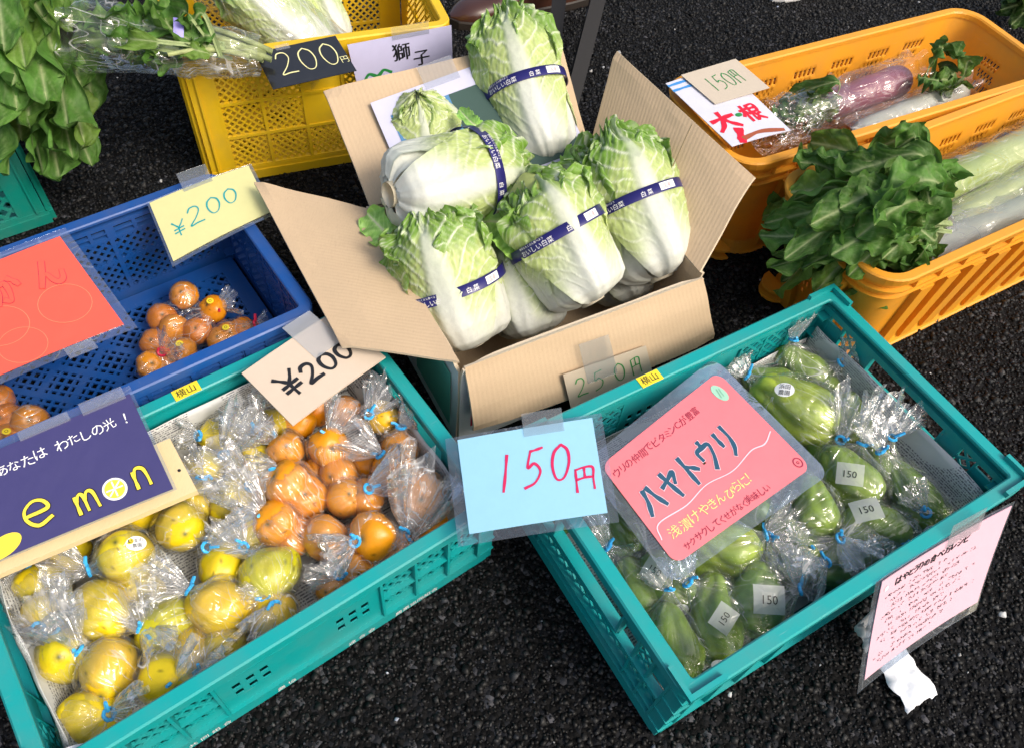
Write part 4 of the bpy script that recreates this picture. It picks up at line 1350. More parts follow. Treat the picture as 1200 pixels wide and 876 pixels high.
BAGS = [  # fruit indices, neck pixel + z, tail-end pixel + z, phrase
 ([0], (104, 668, .13), (62, 662, .14), 'bag of the stickered greenish lemon, tail to the left'),
 ([1, 13], (243, 640, .13), (290, 625, .145), 'bag over two lemons right of the stickered one'),
 ([3, 4], (262, 532, .135), (290, 492, .165), 'bag at the newspaper edge behind, left of the price card'),
 ([5], (292, 570, .132), (250, 545, .155), 'bag standing up over the bright lemon at the board end'),
 ([6], (166, 736, .125), (190, 765, .14), 'bright crinkled bag with a blue tie in the left middle'),
 ([7], (30, 668, .12), (5, 690, .13), 'bag at the far left edge below the navy sign'),
 ([8], (62, 742, .128), (40, 700, .14), 'bag over the olive lemon beside the curled newspaper'),
 ([9], (92, 762, .135), (55, 722, .15), 'bag over the golden amber lemon, tail lying back'),
 ([10], (170, 742, .125), (150, 700, .13), 'bag over the lime tinted lemon in the middle'),
 ([11], (222, 690, .13), (175, 682, .14), 'bag over the golden lemon, tail on the newsprint'),
 ([12], (322, 708, .128), (300, 745, .13), 'bag over the lime green lemon, tail to the front'),
 ([14, 17], (205, 800, .135), (235, 770, .15), 'whitest crumpled bag by the front rim'),
 ([15], (128, 836, .13), (165, 830, .14), 'frontmost bag at the lower left'),
 ([16], (310, 700, .125), (285, 700, .135), 'bag against the front rim below the lime lemon'),
 ([18], (324, 517, .135), (300, 500, .15), 'small bag with a blue tag below the price card'),
 ([19, 20], (326, 548, .150), (300, 552, .16), 'tight bag over the spotted pair of oranges'),
 ([21, 22], (388, 509, .146), (405, 478, .165), 'bag tied with a blue knot below the price card'),
 ([23, 24], (309, 600, .14), (272, 566, .158), 'pinkish bag tied at its left, tail to the lemons'),
 ([26, 27], (432, 485, .142), (455, 455, .16), 'bag at the back by the crate side wall'),
 ([25], (446, 532, .142), (415, 512, .16), 'bag with pleats near the crate side'),
 ([28], (474, 622, .125), (470, 640, .122), 'big shiny bag beside the light blue price card'),
 ([29, 30], (416, 634, .142), (385, 650, .152), 'bag over two oranges in the front row'),
 ([31, 32], (432, 572, .138), (470, 555, .155), 'bag over the two centre oranges'),
 ([33], (480, 630, .115), (505, 560, .165), 'bag standing up in the corner by the blue card'),
 ([34, 35], (398, 672, .122), (372, 662, .138), 'small bag at the front rim with a dark fold'),
 ([36], (285, 640, .13), (262, 612, .15), 'bag between the lemons and the pink filmed orange'),
 ([37], (236, 560, .13), (215, 540, .14), 'bag at the wooden board corner'),
 ([38], (300, 505, .135), (282, 478, .155), 'bag by the back newspaper left of the tagged orange'),
 ([39], (232, 510, .125), (212, 508, .14), 'bag hard against the back newspaper'),
 ([40], (45, 735, .13), (80, 742, .145), 'bag at the left end beside the crate wall'),
 ([42], (232, 790, .12), (262, 785, .13), 'low bag at the front rim over the amber lemon'),
 ([44], (470, 500, .135), (490, 478, .155), 'bag by the right wall behind the big shiny one'),
]
for k, (ids, nk, tl, ph) in enumerate(BAGS):
    bag('clear ' + ph, [(FR[i][0], FR[i][1]) for i in ids], at(*nk), at(*tl), 200 + k, spread=.55 if k % 3 else .7, slack=.008, crate='tl')

def on_sphere(c, r, dx, dy, lift=.004):
    """point on a fruit towards the camera, shifted right (dx) and up (dy) as seen"""
    n = nrm(nrm(CPOS - c) + CR * dx + CU * dy)
    return c + n * (r + lift), n
p, n = on_sphere(FR[0][0], FR[0][1], .45, .62, .006)
patch(FR[0][2], p, n, CU, .026, .020, STICKW, 'sticker', True, lines=['はまの', '農園'], tsize=.0062, curve=9)
p, n = on_sphere(FR[0][0], FR[0][1], .12, .62, .0062)
patch(FR[0][2], p, n, CU, .010, .009, STICKY, 'sticker', True, text='L', tsize=.007, curve=9)

def lfn(key):
    x, y, a, L, W, H = BOX[key]
    c_, s_ = math.cos(a), math.sin(a)
    return (lambda u, v, z: np.array([x + u * c_ - v * s_, y + u * s_ + v * c_, z])), L, W, H
L_in = .20
# second layer half hidden below
def infill(key, taken, zc, step, rr, make):
    F_, L, W, H = lfn(key)
    n = 0
    for u in np.arange(-L / 2 + .055, L / 2 - .05, step):
        for v in np.arange(-W / 2 + .055, W / 2 - .05, step):
            c = F_(u + RNG.uniform(-.01, .01), v + RNG.uniform(-.01, .01), zc)
            r = rr * RNG.uniform(.9, 1.08)
            if all(np.linalg.norm(c - q) > .86 * (r + s) for q, s in taken):
                taken.append((c, r)); make(n, c, r, u); n += 1

# newspaper lining
def sheet(name, label, fn, nu=24, nv=16, mat=NEWS, scale=1.0, sv=None, parent=None, th=.0008, loc=None):
    us, vs = np.linspace(0, 1, nu), np.linspace(0, 1, nv)
    P = np.array([[fn(u, v) for u in us] for v in vs])
    m = MB(); m.grid(P)
    o = m.build(name, mat, parent, True, loc=P.reshape(-1, 3).mean(0) * [1, 1, 0] + [0, 0, P[..., 2].min()] if parent is None else None)
    me = o.data; uvl = me.uv_layers.new(name='UVMap')
    UV = np.array([[u * scale, v * (sv or scale * .7)] for v in vs for u in us])
    vi = np.zeros(len(me.loops), np.int32); me.loops.foreach_get('vertex_index', vi)
    uvl.data.foreach_set('uv', UV[vi].astype(np.float32).ravel())
    s_ = o.modifiers.new('thickness', 'SOLIDIFY'); s_.thickness = th
    return tag(o, label, 'newspaper') if label else o

def wob(u, v, sd, amp): 
    return amp * float(vnoise(np.array([[u * 3 + sd, v * 3, sd * .37]]), 1.3, sd)[0] + .5 * vnoise(np.array([[u * 7 + sd, v * 6, sd * .37]]), 1.3, sd)[0])
F_, L, W, H = lfn('tl')
infill('tl', [(c, r) for c, r, _ in FR], .088, .034, .027, lambda n, c, r, u: citrus('lemon' if u < .02 else 'orange', 'yellow lemon mostly buried under the top layer of bags' if u < .02 else 'orange mostly buried under the top layer of bags', 'lemon' if u < .02 else 'orange', c, r, Y if u < .02 else OR2, 900 + n, nrm([math.sin(n), math.cos(n), .4]), 'lemon' if u < .02 else 'round', 'lemons buried in the left teal crate' if u < .02 else 'oranges buried in the left teal crate'))
sheet('newspaper', 'newspaper lying flat under the lemons in the left teal crate', lambda u, v: F_((u - .5) * (L - .07), (v - .5) * (W - .07), .058 + wob(u, v, 3, .006)), 30, 20, scale=.55)
sheet('newspaper', 'newspaper lining the back wall of the citrus crate', lambda u, v: F_((u - .5) * (L - .06), W / 2 - .022 - .03 * (1 - v) ** 2 + wob(u, v, 5, .004), .062 + .088 * v + wob(u, 0, 8, .006) * v), 30, 10, scale=.55, sv=.11)
sheet('newspaper', 'newspaper curling up at the left end of the citrus crate', lambda u, v: F_(-L / 2 + .022 + .05 * (1 - v) ** 2 + .03 * max(0, v - .75) + wob(u, v, 9, .005), (u - .5) * (W - .08) - .01, .062 + .10 * v - .08 * max(0, v - .8) + wob(u, 0, 8, .01) * v), 24, 14, scale=.36, sv=.14)
sheet('newspaper', 'newspaper along the right end wall of the citrus crate', lambda u, v: F_(L / 2 - .020 - .03 * (1 - v) ** 2 + wob(u, v, 12, .004), (u - .5) * (W - .06), .062 + .072 * v), 20, 8, scale=.36, sv=.09)
# rolled white paper end at the lower left
q = MB(); b0 = at(78, 876, .14)
th = np.linspace(-.3, 4.6, 26)
q.grid(np.array([[b0 + ex * (.030 * math.cos(t)) + np.array([0, 0, .030 * math.sin(t)]) + ey * s for t in th] for s in (-.12, -.06, -.01)]))
tag(q.build('paper_cup', m_paper('white_roll', (.72, .73, .76)), None, True, loc=b0), 'white rolled paper end at the lower left corner of the citrus crate', 'paper roll')

# ================================================================== mandarins in the blue crate
MAND = [([(216, 346), (190, 372), (204, 384), (232, 388), (250, 362)], (256, 358, .07), (272, 352, .075), 'clear bag of five mandarins with a red tie, middle of the blue crate', .0235),
        ([(181, 402), (178, 428), (200, 424), (214, 412)], (190, 412, .075), (200, 402, .095), 'clear bag of mandarins with a red tie by the front wall of the blue crate', .0235),
        ([(258, 398), (285, 386), (268, 392)], (300, 380, .06), (312, 376, .065), 'small clear bag of mandarins near the right corner of the blue crate', .021),
        ([(8, 492), (36, 494), (-4, 470), (12, 516)], (-14, 500, .07), (-30, 510, .08), 'clear bag of mandarins at the left edge of the picture', .026)]
for k, (cs, nk, tl, lab, r) in enumerate(MAND):
    sp = []
    for j, (px, py) in enumerate(cs):
        z = .020 + r + (.016 if j in (0, 4) and len(cs) == 5 else 0) + (.012 if j == 1 and len(cs) == 4 else 0)
        c = keep_in('bl', at(px, py, z), .018 + r)
        sp.append((c, r))
        where = ['in the five-fruit bag mid crate', 'in the bag by the front wall', 'in the small bag near the right corner', 'in the bag at the left picture edge'][k]
        which = ['first', 'second', 'third', 'fourth', 'fifth'][j]
        citrus('mandarin', 'small brownish orange mandarin, %s from the left, %s' % (which, where), 'mandarin', c, r, (.70, .22, .005) if (j + k) % 2 else (.74, .28, .008), 300 + 10 * k + j, nrm([.4 * math.sin(j), -.3, .8]))
    b = bag(lab, sp, at(*nk), at(*tl), 330 + k, tie=TIER, film=FILM2, slack=.004, spread=.7, crate='bl')
    p, n = on_sphere(sp[min(4, len(sp) - 1)][0] if k == 0 else sp[-1][0], r, -.2, .5, .005)
    patch(b, p, n, CU, .012, .011, STICKY, 'sticker', True, text='O', tsize=.007, curve=10)

# ================================================================== chayotes in the right teal crate
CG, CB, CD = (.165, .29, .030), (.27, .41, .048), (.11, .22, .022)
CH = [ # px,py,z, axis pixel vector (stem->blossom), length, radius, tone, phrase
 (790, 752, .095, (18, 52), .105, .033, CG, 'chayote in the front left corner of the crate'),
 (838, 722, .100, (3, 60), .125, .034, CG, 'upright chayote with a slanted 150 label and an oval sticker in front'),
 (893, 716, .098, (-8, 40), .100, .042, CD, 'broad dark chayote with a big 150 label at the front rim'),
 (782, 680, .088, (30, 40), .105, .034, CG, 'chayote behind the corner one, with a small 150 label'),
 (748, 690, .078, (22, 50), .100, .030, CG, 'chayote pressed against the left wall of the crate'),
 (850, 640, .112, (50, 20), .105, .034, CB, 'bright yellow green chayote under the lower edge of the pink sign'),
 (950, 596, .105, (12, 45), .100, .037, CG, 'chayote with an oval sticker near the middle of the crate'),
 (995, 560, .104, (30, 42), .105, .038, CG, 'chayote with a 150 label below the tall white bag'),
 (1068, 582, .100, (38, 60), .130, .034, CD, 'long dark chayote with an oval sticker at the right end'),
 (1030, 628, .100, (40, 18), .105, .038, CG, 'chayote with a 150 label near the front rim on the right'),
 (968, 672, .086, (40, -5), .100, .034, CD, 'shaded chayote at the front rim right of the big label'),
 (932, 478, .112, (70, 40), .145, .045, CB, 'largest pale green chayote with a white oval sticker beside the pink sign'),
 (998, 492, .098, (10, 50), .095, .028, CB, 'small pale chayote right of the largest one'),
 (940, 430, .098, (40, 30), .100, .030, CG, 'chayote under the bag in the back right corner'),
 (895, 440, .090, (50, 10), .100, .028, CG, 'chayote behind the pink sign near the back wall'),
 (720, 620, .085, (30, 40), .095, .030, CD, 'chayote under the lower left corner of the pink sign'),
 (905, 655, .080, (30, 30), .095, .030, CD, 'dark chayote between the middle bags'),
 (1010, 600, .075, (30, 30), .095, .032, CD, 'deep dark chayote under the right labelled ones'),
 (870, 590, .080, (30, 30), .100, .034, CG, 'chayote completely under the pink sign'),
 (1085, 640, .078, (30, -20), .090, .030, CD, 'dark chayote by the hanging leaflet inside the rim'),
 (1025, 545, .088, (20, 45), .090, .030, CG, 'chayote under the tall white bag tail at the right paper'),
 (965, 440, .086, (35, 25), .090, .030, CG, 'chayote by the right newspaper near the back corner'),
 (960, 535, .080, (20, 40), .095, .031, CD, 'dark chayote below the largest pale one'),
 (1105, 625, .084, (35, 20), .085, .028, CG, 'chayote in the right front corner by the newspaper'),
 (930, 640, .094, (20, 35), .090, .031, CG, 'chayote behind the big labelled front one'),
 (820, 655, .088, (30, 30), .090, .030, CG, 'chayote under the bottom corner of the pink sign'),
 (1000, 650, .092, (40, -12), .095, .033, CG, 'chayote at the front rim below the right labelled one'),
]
CHS = []
for i, (px, py, z, av, ln, rad, tone, ph) in enumerate(CH):
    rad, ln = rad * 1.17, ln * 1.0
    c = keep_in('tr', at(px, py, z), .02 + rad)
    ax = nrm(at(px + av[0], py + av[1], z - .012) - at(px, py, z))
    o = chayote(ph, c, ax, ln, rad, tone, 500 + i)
    sp = [(c + ax * ln * s, rad * q) for s, q in ((-.28, .72), (-.05, .95), (.18, 1.02))]
    CHS.append((c, ax, ln, rad, o, sp))
CBAG = [
 ([0], (784, 690, .125), (770, 668, .14), 'bag tied with blue over the front left corner chayote'),
 ([1], (806, 682, .135), (795, 655, .15), 'bag with the slanted 150 label tied at its top left'),
 ([2], (938, 690, .130), (935, 655, .155), 'bag with the big 150 label at the front rim'),
 ([3, 4], (712, 640, .120), (690, 612, .14), 'bag along the left wall of the chayote crate'),
 ([5], (897, 626, .125), (930, 606, .135), 'bag under the pink sign edge tied with blue'),
 ([6], (902, 628, .12), (930, 668, .13), 'bag over the chayote with an oval sticker mid crate'),
 ([7], (1010, 520, .14), (1040, 480, .17), 'bag below the tall white tail, with a 150 label'),
 ([8], (1032, 528, .145), (1022, 500, .165), 'bag over the long dark chayote at the right end'),
 ([9], (968, 658, .13), (945, 680, .14), 'bag tied on its left over the right front chayote'),
 ([11], (876, 440, .13), (862, 418, .15), 'bag over the largest pale chayote beside the pink sign'),
 ([12], (985, 515, .13), (1000, 470, .16), 'small bag right of the largest chayote'),
 ([13, 14], (930, 398, .145), (935, 372, .175), 'white topped bag standing in the back right corner'),
 ([15], (700, 585, .12), (690, 560, .14), 'bag under the lower left corner of the pink sign'),
 ([10, 16], (950, 640, .12), (925, 640, .135), 'bag deep in the middle front of the chayote crate'),
 ([20], (1045, 512, .145), (1068, 480, .17), 'tall white bag tail leaning on the right newspaper'),
 ([21], (985, 425, .13), (1005, 405, .155), 'bag by the right newspaper near the back corner'),
 ([23], (1085, 600, .125), (1070, 575, .145), 'bag in the right front corner'),
 ([24, 26], (985, 630, .135), (1010, 655, .14), 'bag tied with blue at the front rim centre'),
 ([17, 19], (1055, 640, .12), (1030, 655, .13), 'bag low by the hanging leaflet'),
]
CBO = []
for k, (ids, nk, tl, ph) in enumerate(CBAG):
    CBO.append(bag('clear ' + ph, [s for i in ids for s in CHS[i][5]], at(*nk), at(*tl), 600 + k, spread=.55, slack=.005, film=FILM2, crate='tr'))
def cst(i, bagi, dx, dy, oval, k=1.0, lift=.006, rot=0.0):
    c, ax, ln, rad, o, sp = CHS[i]
    n = nrm(nrm(CPOS - c) + CR * dx + CU * dy)
    base = c + ax * np.dot(n, ax) * ln * .3
    p = base + n * (rad * 1.03 + lift)
    upv = CU * math.cos(rot) + CR * math.sin(rot)
    if oval: patch(CBO[bagi] if bagi is not None else o, p, n, upv, .027 * k, .021 * k, STICKW, 'sticker', True, lines=['浜田', '農園'], tsize=.0080 * k, curve=7)
    else: patch(CBO[bagi] if bagi is not None else o, p, n, upv, .040 * k, .034 * k, LABELM, 'price_label', False, text='150', tsize=.0150 * k, curve=5)
LABELM = m_film('label_film', .55, .2, .15, 1.0, (.93, .95, .97), 20)
cst(1, 1, .15, -.75, True, rot=.35); cst(1, 1, .25, .05, False, .85, rot=-.9)
cst(2, 2, .42, .0, False, 1.1, rot=.1)
cst(3, 3, -.25, .15, False, .9, rot=.5); cst(3, 3, .15, -.6, True, .95, rot=-.5)
cst(6, 5, .12, -.75, True, .95); cst(7, 6, .05, .1, False, .95, rot=.1)
cst(8, 7, .35, -.55, True, 1.0); cst(9, 8, .1, .55, False, 1.0, rot=-.25)
cst(11, 9, -.05, .38, True, 1.1, rot=.1)
F_, L, W, H = lfn('tr')
infill('tr', [s for q in CHS for s in q[5]], .072, .046, .030, lambda n, c, r, u: chayote('dark chayote mostly buried under the top layer of bags', c, nrm([math.sin(n * 2.1), math.cos(n * 2.1), .1]), r * 2.6, r, CD, 950 + n, 'chayotes buried in the right teal crate') if u < L_in else None)
sheet('newspaper', 'newspaper lying under the chayotes', lambda u, v: F_((u - .5) * (L - .07), (v - .5) * (W - .07), .040 + wob(u, v, 3, .005)), 30, 20, scale=.55)
sheet('newspaper', 'printed newspaper standing along the right end wall of the chayote crate', lambda u, v: F_(L / 2 - .024 - .045 * (1 - v) ** 2 + wob(u, v, 5, .004), (u - .5) * (W - .045), .045 + .105 * v + wob(u, 0, 8, .006) * v), 30, 10, scale=.36, sv=.13)
sheet('newspaper', 'newspaper edge standing along the back wall of the chayote crate', lambda u, v: F_((u - .5) * (L - .06), W / 2 - .022 - .03 * (1 - v) ** 2 + wob(u, v, 15, .004), .045 + .07 * v), 30, 8, scale=.55, sv=.09)

# ================================================================== signs and price cards
def at_plane(px, py, p0, n):
    d = CR * ((px - 600) / CAM_F) + CU * (-(py - 438) / CAM_F) + _fw
    return CPOS + d * (np.dot(np.asarray(p0) - CPOS, n) / np.dot(d, n))

GLY = {
 '2': [[(.08, .78), (.28, .98), (.68, .97), (.82, .72), (.5, .36), (.04, .03), (.5, .05), (.98, .04)]],
 '0': [[(.5, 1), (.14, .8), (.06, .42), (.3, .04), (.7, .06), (.95, .45), (.86, .82), (.52, 1.0)]],
 '1': [[(.55, 1), (.5, .5), (.42, 0)]],
 '5': [[(.32, .98), (.6, 1.0), (.95, 1.04)], [(.32, .98), (.2, .52), (.55, .62), (.88, .38), (.62, .08), (.08, -.04)]],
 '¥': [[(0, 1), (.28, .75), (.5, .52)], [(.98, 1), (.72, .72), (.5, .52), (.48, .25), (.5, -.02)], [(.08, .46), (.92, .5)], [(.08, .24), (.92, .28)]],
 '円': [[(.1, 0), (.1, .5), (.1, .92)], [(.1, .92), (.55, 1.0), (.9, .94), (.88, .5), (.9, .06)], [(.5, .97), (.5, .56)], [(.1, .5), (.5, .56), (.88, .56)]],
 'ハ': [[(.38, .92), (.28, .5), (.04, .06)], [(.62, .94), (.78, .5), (1.0, .08)]],
 'ヤ': [[(.02, .58), (.5, .7), (.94, .82), (.72, .46)], [(.34, 1.0), (.46, .5), (.62, -.02)]],
 'ト': [[(.34, 1.04), (.36, .5), (.38, -.04)], [(.38, .64), (.62, .52), (.88, .34)]],
 'ウ': [[(.48, 1.06), (.5, .84)], [(.1, .46), (.1, .78), (.5, .82), (.9, .8), (.76, .4), (.4, -.02)]],
 'リ': [[(.2, .92), (.2, .66), (.22, .42)], [(.8, 1.0), (.82, .55), (.68, .2), (.42, -.04)]],
 '大': [[(0, .60), (.5, .66), (1, .70)], [(.5, 1), (.46, .6), (.3, .25), (.02, 0)], [(.5, .62), (.7, .3), (.98, .04)]],
 '根': [[(0, .72), (.42, .78)], [(.22, 1), (.22, 0)], [(.2, .66), (0, .36)], [(.25, .62), (.42, .44)], [(.54, .95), (.95, .97), (.94, .56), (.54, .54)], [(.54, .75), (.93, .76)], [(.54, .95), (.53, .05), (.74, .2)], [(.98, .42), (.74, .32)], [(.62, .5), (.78, .2), (1.06, 0)]],
 'ん': [[(.55, 1), (.3, .5), (.02, .02), (.25, .4), (.45, .5), (.55, .2), (.7, .04), (.9, .14), (1.0, .42)]],
 'か': [[(.0, .72), (.4, .78), (.6, .74), (.58, .35), (.46, .04), (.3, .14)], [(.32, 1.0), (.25, .55), (.02, .05)], [(.78, .92), (.92, .75), (1.0, .55)]],
 'e': [[(.08, .5), (.9, .55), (.85, .88), (.5, 1), (.12, .75), (.08, .35), (.4, .02), (.95, .18)]],
 'm': [[(.06, 0), (.08, .9)], [(.08, .6), (.25, .95), (.42, .85), (.44, .05)], [(.44, .6), (.62, .97), (.85, .85), (.92, .05)]],
 'n': [[(.1, 0), (.12, .85)], [(.12, .55), (.35, .98), (.75, .9), (.88, .5), (.9, .0)]],
}

class Card:
    def __init__(s, name, label, cat, quad, mat, th=.0012, bow=0.0, round_=0.0, group=None, curl=0.0):
        s.q = [np.asarray(p, float) for p in quad]                     # TL TR BR BL
        TL, TR, BR, BL_ = s.q
        s.w = (np.linalg.norm(TR - TL) + np.linalg.norm(BR - BL_)) / 2
        s.h = (np.linalg.norm(BL_ - TL) + np.linalg.norm(BR - TR)) / 2
        s.n = nrm(np.cross(TR - TL, TL - BL_))
        if np.dot(s.n, CPOS - TL) < 0: s.n = -s.n
        s.bow, s.curl = bow, curl
        c = sum(s.q) / 4
        s.t = thing(name, label, cat, (c[0], c[1], min(p[2] for p in s.q)), 0, group)
        s.card = wpart(s.slab(0, 1, 0, 1, -th, 0, round_), 'card', mat, s.t)
        s.round_ = round_
    def P(s, x, y, off=0.0):
        TL, TR, BR, BL_ = s.q
        x = np.asarray(x, float); y = np.asarray(y, float); x1, y1 = x[..., None], y[..., None]
        p = BL_ * (1 - x1) * (1 - y1) + BR * x1 * (1 - y1) + TR * x1 * y1 + TL * (1 - x1) * y1
        b = s.bow * 4 * x * (1 - x) + s.curl * (1 - y) ** 2 + off
        return p + s.n * b[..., None]
    def slab(s, x0, x1, y0, y1, o0, o1, rnd=0.0):
        m = MB(); nx, ny = 15, 9
        X, Y_ = np.meshgrid(np.linspace(x0, x1, nx), np.linspace(y0, y1, ny))
        if rnd:                                                        # pull the outline in to rounded corners
            cx_, cy_ = (x0 + x1) / 2, (y0 + y1) / 2
            K = 40; pts = []
            rx, ry = rnd / s.w, rnd / s.h
            for qx, qy, a0 in ((x1 - rx, y1 - ry, 0), (x0 + rx, y1 - ry, PI / 2), (x0 + rx, y0 + ry, PI), (x1 - rx, y0 + ry, 1.5 * PI)):
                for k in range(9):
                    a_ = a0 + k / 8 * PI / 2; pts.append((qx + rx * math.cos(a_), qy + ry * math.sin(a_)))
                nxt = {0: (x0 + rx, y1), 1: (x0, y0 + ry), 2: (x1 - rx, y0), 3: (x1, y1 - ry)}[int(round(a0 / (PI / 2)))]
                for k in range(1, 6): pts.append((pts[-1][0] + (nxt[0] - pts[-1][0]) * .3, pts[-1][1] + (nxt[1] - pts[-1][1]) * .3))
            pts = np.array(pts); n = len(pts)
            for off in (o1, o0):
                rings = [np.stack([cx_ + (pts[:, 0] - cx_) * f, cy_ + (pts[:, 1] - cy_) * f], 1) for f in (.02, .35, .7, 1.0)]
                G = np.array([s.P(r_[:, 0], r_[:, 1], np.full(n, off)) for r_ in rings])
                m.grid(G if off == o0 else G, True)
            m.grid(np.array([s.P(pts[:, 0], pts[:, 1], np.full(n, o0)), s.P(pts[:, 0], pts[:, 1], np.full(n, o1))]), True)
            return m
        A, B_ = s.P(X, Y_, np.full(X.shape, o1)), s.P(X, Y_, np.full(X.shape, o0))
        m.grid(A); m.grid(B_[:, ::-1])
        for E1, E2 in ((A[0], B_[0]), (A[-1][::-1], B_[-1][::-1]), (A[::-1, 0], B_[::-1, 0]), (A[:, -1], B_[:, -1])): m.grid(np.array([E2, E1]))
        return m
    def pouch(s, l, r, b, t, mat=None, rnd=0.0):
        wpart(s.slab(-l / s.w, 1 + r / s.w, -b / s.h, 1 + t / s.h, -.0022, -.0018, rnd), 'pouch', mat or POUCH, s.t)
        return s
    def tape(s, x0, x1, y0, y1, off=.0012, mat=None):
        wpart(s.slab(x0, x1, y0, y1, off, off + .0003), 'tape', mat or TAPE, s.t); return s
    def strokes(s, L, wid, mat, off=.0006, name='lettering', mb=None, build=True):
        """L: list of polylines in metres from the lower left corner"""
        m = mb or MB()
        for pl in L:
            p = arc(pl, max(10, 7 * (len(pl) - 1)))
            T = np.gradient(p, axis=0); T /= np.linalg.norm(T, axis=1)[:, None] + 1e-12
            N = np.stack([-T[:, 1], T[:, 0]], 1)
            k = np.linspace(0, 1, len(p)); ww = wid / 2 * (1 - .18 * np.cos(k * 9 + len(pl)))
            p = p.copy(); p[0] -= T[0] * wid * .3; p[-1] += T[-1] * wid * .3
            a_, b_ = p + N * ww[:, None], p - N * ww[:, None]
            m.grid(np.array([s.P(b_[:, 0] / s.w, b_[:, 1] / s.h, np.full(len(p), off)), s.P(a_[:, 0] / s.w, a_[:, 1] / s.h, np.full(len(p), off))]))
        if build: wpart(m, name, mat, s.card)
        return m
    def hand(s, txt, x, y, cw, chh, gap, wid, mat, off=.0006, rise=0.0, slant=0.0, outline=None, widths=None, scales=None):
        """handwritten glyphs, x y fractions of the card for the lower left corner of the first"""
        X, Y_ = x * s.w, y * s.h
        for i, c in enumerate(txt):
            k = (scales or {}).get(i, 1.0)
            g = [[(X + px * cw * k + slant * py * chh, Y_ + py * chh * k) for px, py in pl] for pl in GLY[c]]
            if outline: s.strokes(g, wid + outline[0], outline[1], off)
            s.strokes(g, wid, mat, off + (.0005 if outline else 0))
            X += (cw * k + gap); Y_ += rise
        return s
    def text(s, txt, x, y, size, mat, off=.0006, rot=0.0, jitter=0.0, seed=1, bold=0.0):
        rg = np.random.default_rng(seed)
        X, Y_ = x * s.w, y * s.h
        m = MB()
        for c in txt:
            if c == ' ':
                X += size * .5 * math.cos(rot); Y_ += size * .5 * math.sin(rot); continue
            V, F = text2d(c)
            r = rot + rg.normal(0, jitter); sz = size * (1 + rg.normal(0, jitter * .6))
            for dx, dy in (((0, 0),) if not bold else ((0, 0), (bold, bold * .4))):
                vx = X + V[:, 0] * sz * math.cos(r) - V[:, 1] * sz * math.sin(r) + dx
                vy = Y_ + V[:, 0] * sz * math.sin(r) + V[:, 1] * sz * math.cos(r) + rg.normal(0, jitter) * size * .3 + dy
                m.add(s.P(vx / s.w, vy / s.h, np.full(len(V), off + (0.0002 if dx else 0))), F)
            adv = (V[:, 0].max() + .10) * sz
            X += adv * math.cos(rot); Y_ += adv * math.sin(rot)
        wpart(m, 'lettering', mat, s.card)
        return s
    def disc(s, x, y, rx, ry, mat, off=.0006, name='drawing', ring=0.0, rot=0.0):
        K = 28; a = np.arange(K) * 2 * PI / K
        def pt(k):
            X = rx * k * np.cos(a); Y_ = ry * k * np.sin(a)
            return s.P(x + (X * math.cos(rot) - Y_ * math.sin(rot)) / s.w, y + (X * math.sin(rot) + Y_ * math.cos(rot)) / s.h, np.full(K, off))
        m = MB(); m.grid(np.array([pt(1), pt(1 - ring) if ring else pt(.02)]), True)
        wpart(m, name, mat, s.card); return s
    def scribble(s, x0, x1, y, size, mat, seed, wid=.0009, dens=.8):
        """a line of small handwriting too fine to read"""
        rg = np.random.default_rng(seed); m = MB(); X = x0 * s.w
        while X < x1 * s.w:
            if rg.uniform() < dens:
                L = []
                for _ in range(rg.integers(2, 4)):
                    p0 = rg.uniform(0, 1, 2); p1 = p0 + rg.normal(0, .5, 2)
                    mid = (p0 + p1) / 2 + rg.normal(0, .15, 2)
                    L.append([(X + q[0] * size * .8, y * s.h + np.clip(q[1], 0, 1) * size) for q in (p0, mid, p1)])
                s.strokes(L, wid, mat, mb=m, build=False)
            X += size
        if m.n: wpart(m, 'lettering', mat, s.card)

def quad(a, b, c, d): return [at(*a), at(*b), at(*c), at(*d)]
I = lambda n, c, r=.5: m_plain(n, c, r)
INK_TEAL, INK_GREEN, INK_PINK, INK_NAVY, INK_WINE, INK_RED = I('teal_pen', (.0, .30, .33)), I('green_pen', (.02, .22, .05)), I('pink_pen', (.58, .01, .09)), I('navy_pen', (.008, .07, .13)), I('wine_pen', (.30, .015, .05)), I('red_paint', (.68, .005, .03))
INK_CREAM, INK_LILAC, INK_BROWN, INK_YEL = I('cream_pen', (.82, .66, .22)), I('pale_pink_line', (.85, .55, .62)), I('brown_pencil', (.33, .08, .03)), I('yellow_pen', (.80, .62, .05))

# 1 pale yellow card on the blue crate
c = Card('price_card', 'pale yellow price card reading ¥200 in teal on the blue crate', 'price card', quad((175, 238, .212), (291, 194, .216), (318, 248, .210), (203, 306, .205)), m_paper('pale_yellow_card', (.60, .58, .27)), bow=.003)
c.hand('¥200', .10, .30, .020, .030, .009, .0024, INK_TEAL, rise=.0055, slant=.06, scales={0: .95, 1: 1.25, 2: 1.15, 3: 1.1})
c.pouch(.004, .006, .008, .004); c.tape(.33, .62, .93, 1.28)

# 2 mandarin sign
mk = m_paper('orange_red_laminated', (.82, .085, .045), lam=True)
c = Card('mandarin_sign', 'orange red laminated mandarin sign propped in the blue crate at the left edge', 'sign', quad((-115, 354, .225), (70, 277, .225), (145, 380, .180), (-40, 457, .180)), mk, bow=.004)
c.pouch(.014, .014, .012, .012)
c.hand('かん', .44, .58, .038, .042, .022, .0070, mk, outline=(.0014, INK_WINE))
for x, y, rr in ((.776, .38, .036), (.383, .41, .036), (.42, .17, .032)): c.disc(x, y, rr, rr * .92, m_plain('mandarin_outline_%d' % (x * 100), (.86, .22, .12), .35), ring=.025)
c.tape(.60, .78, -.12, -.01)

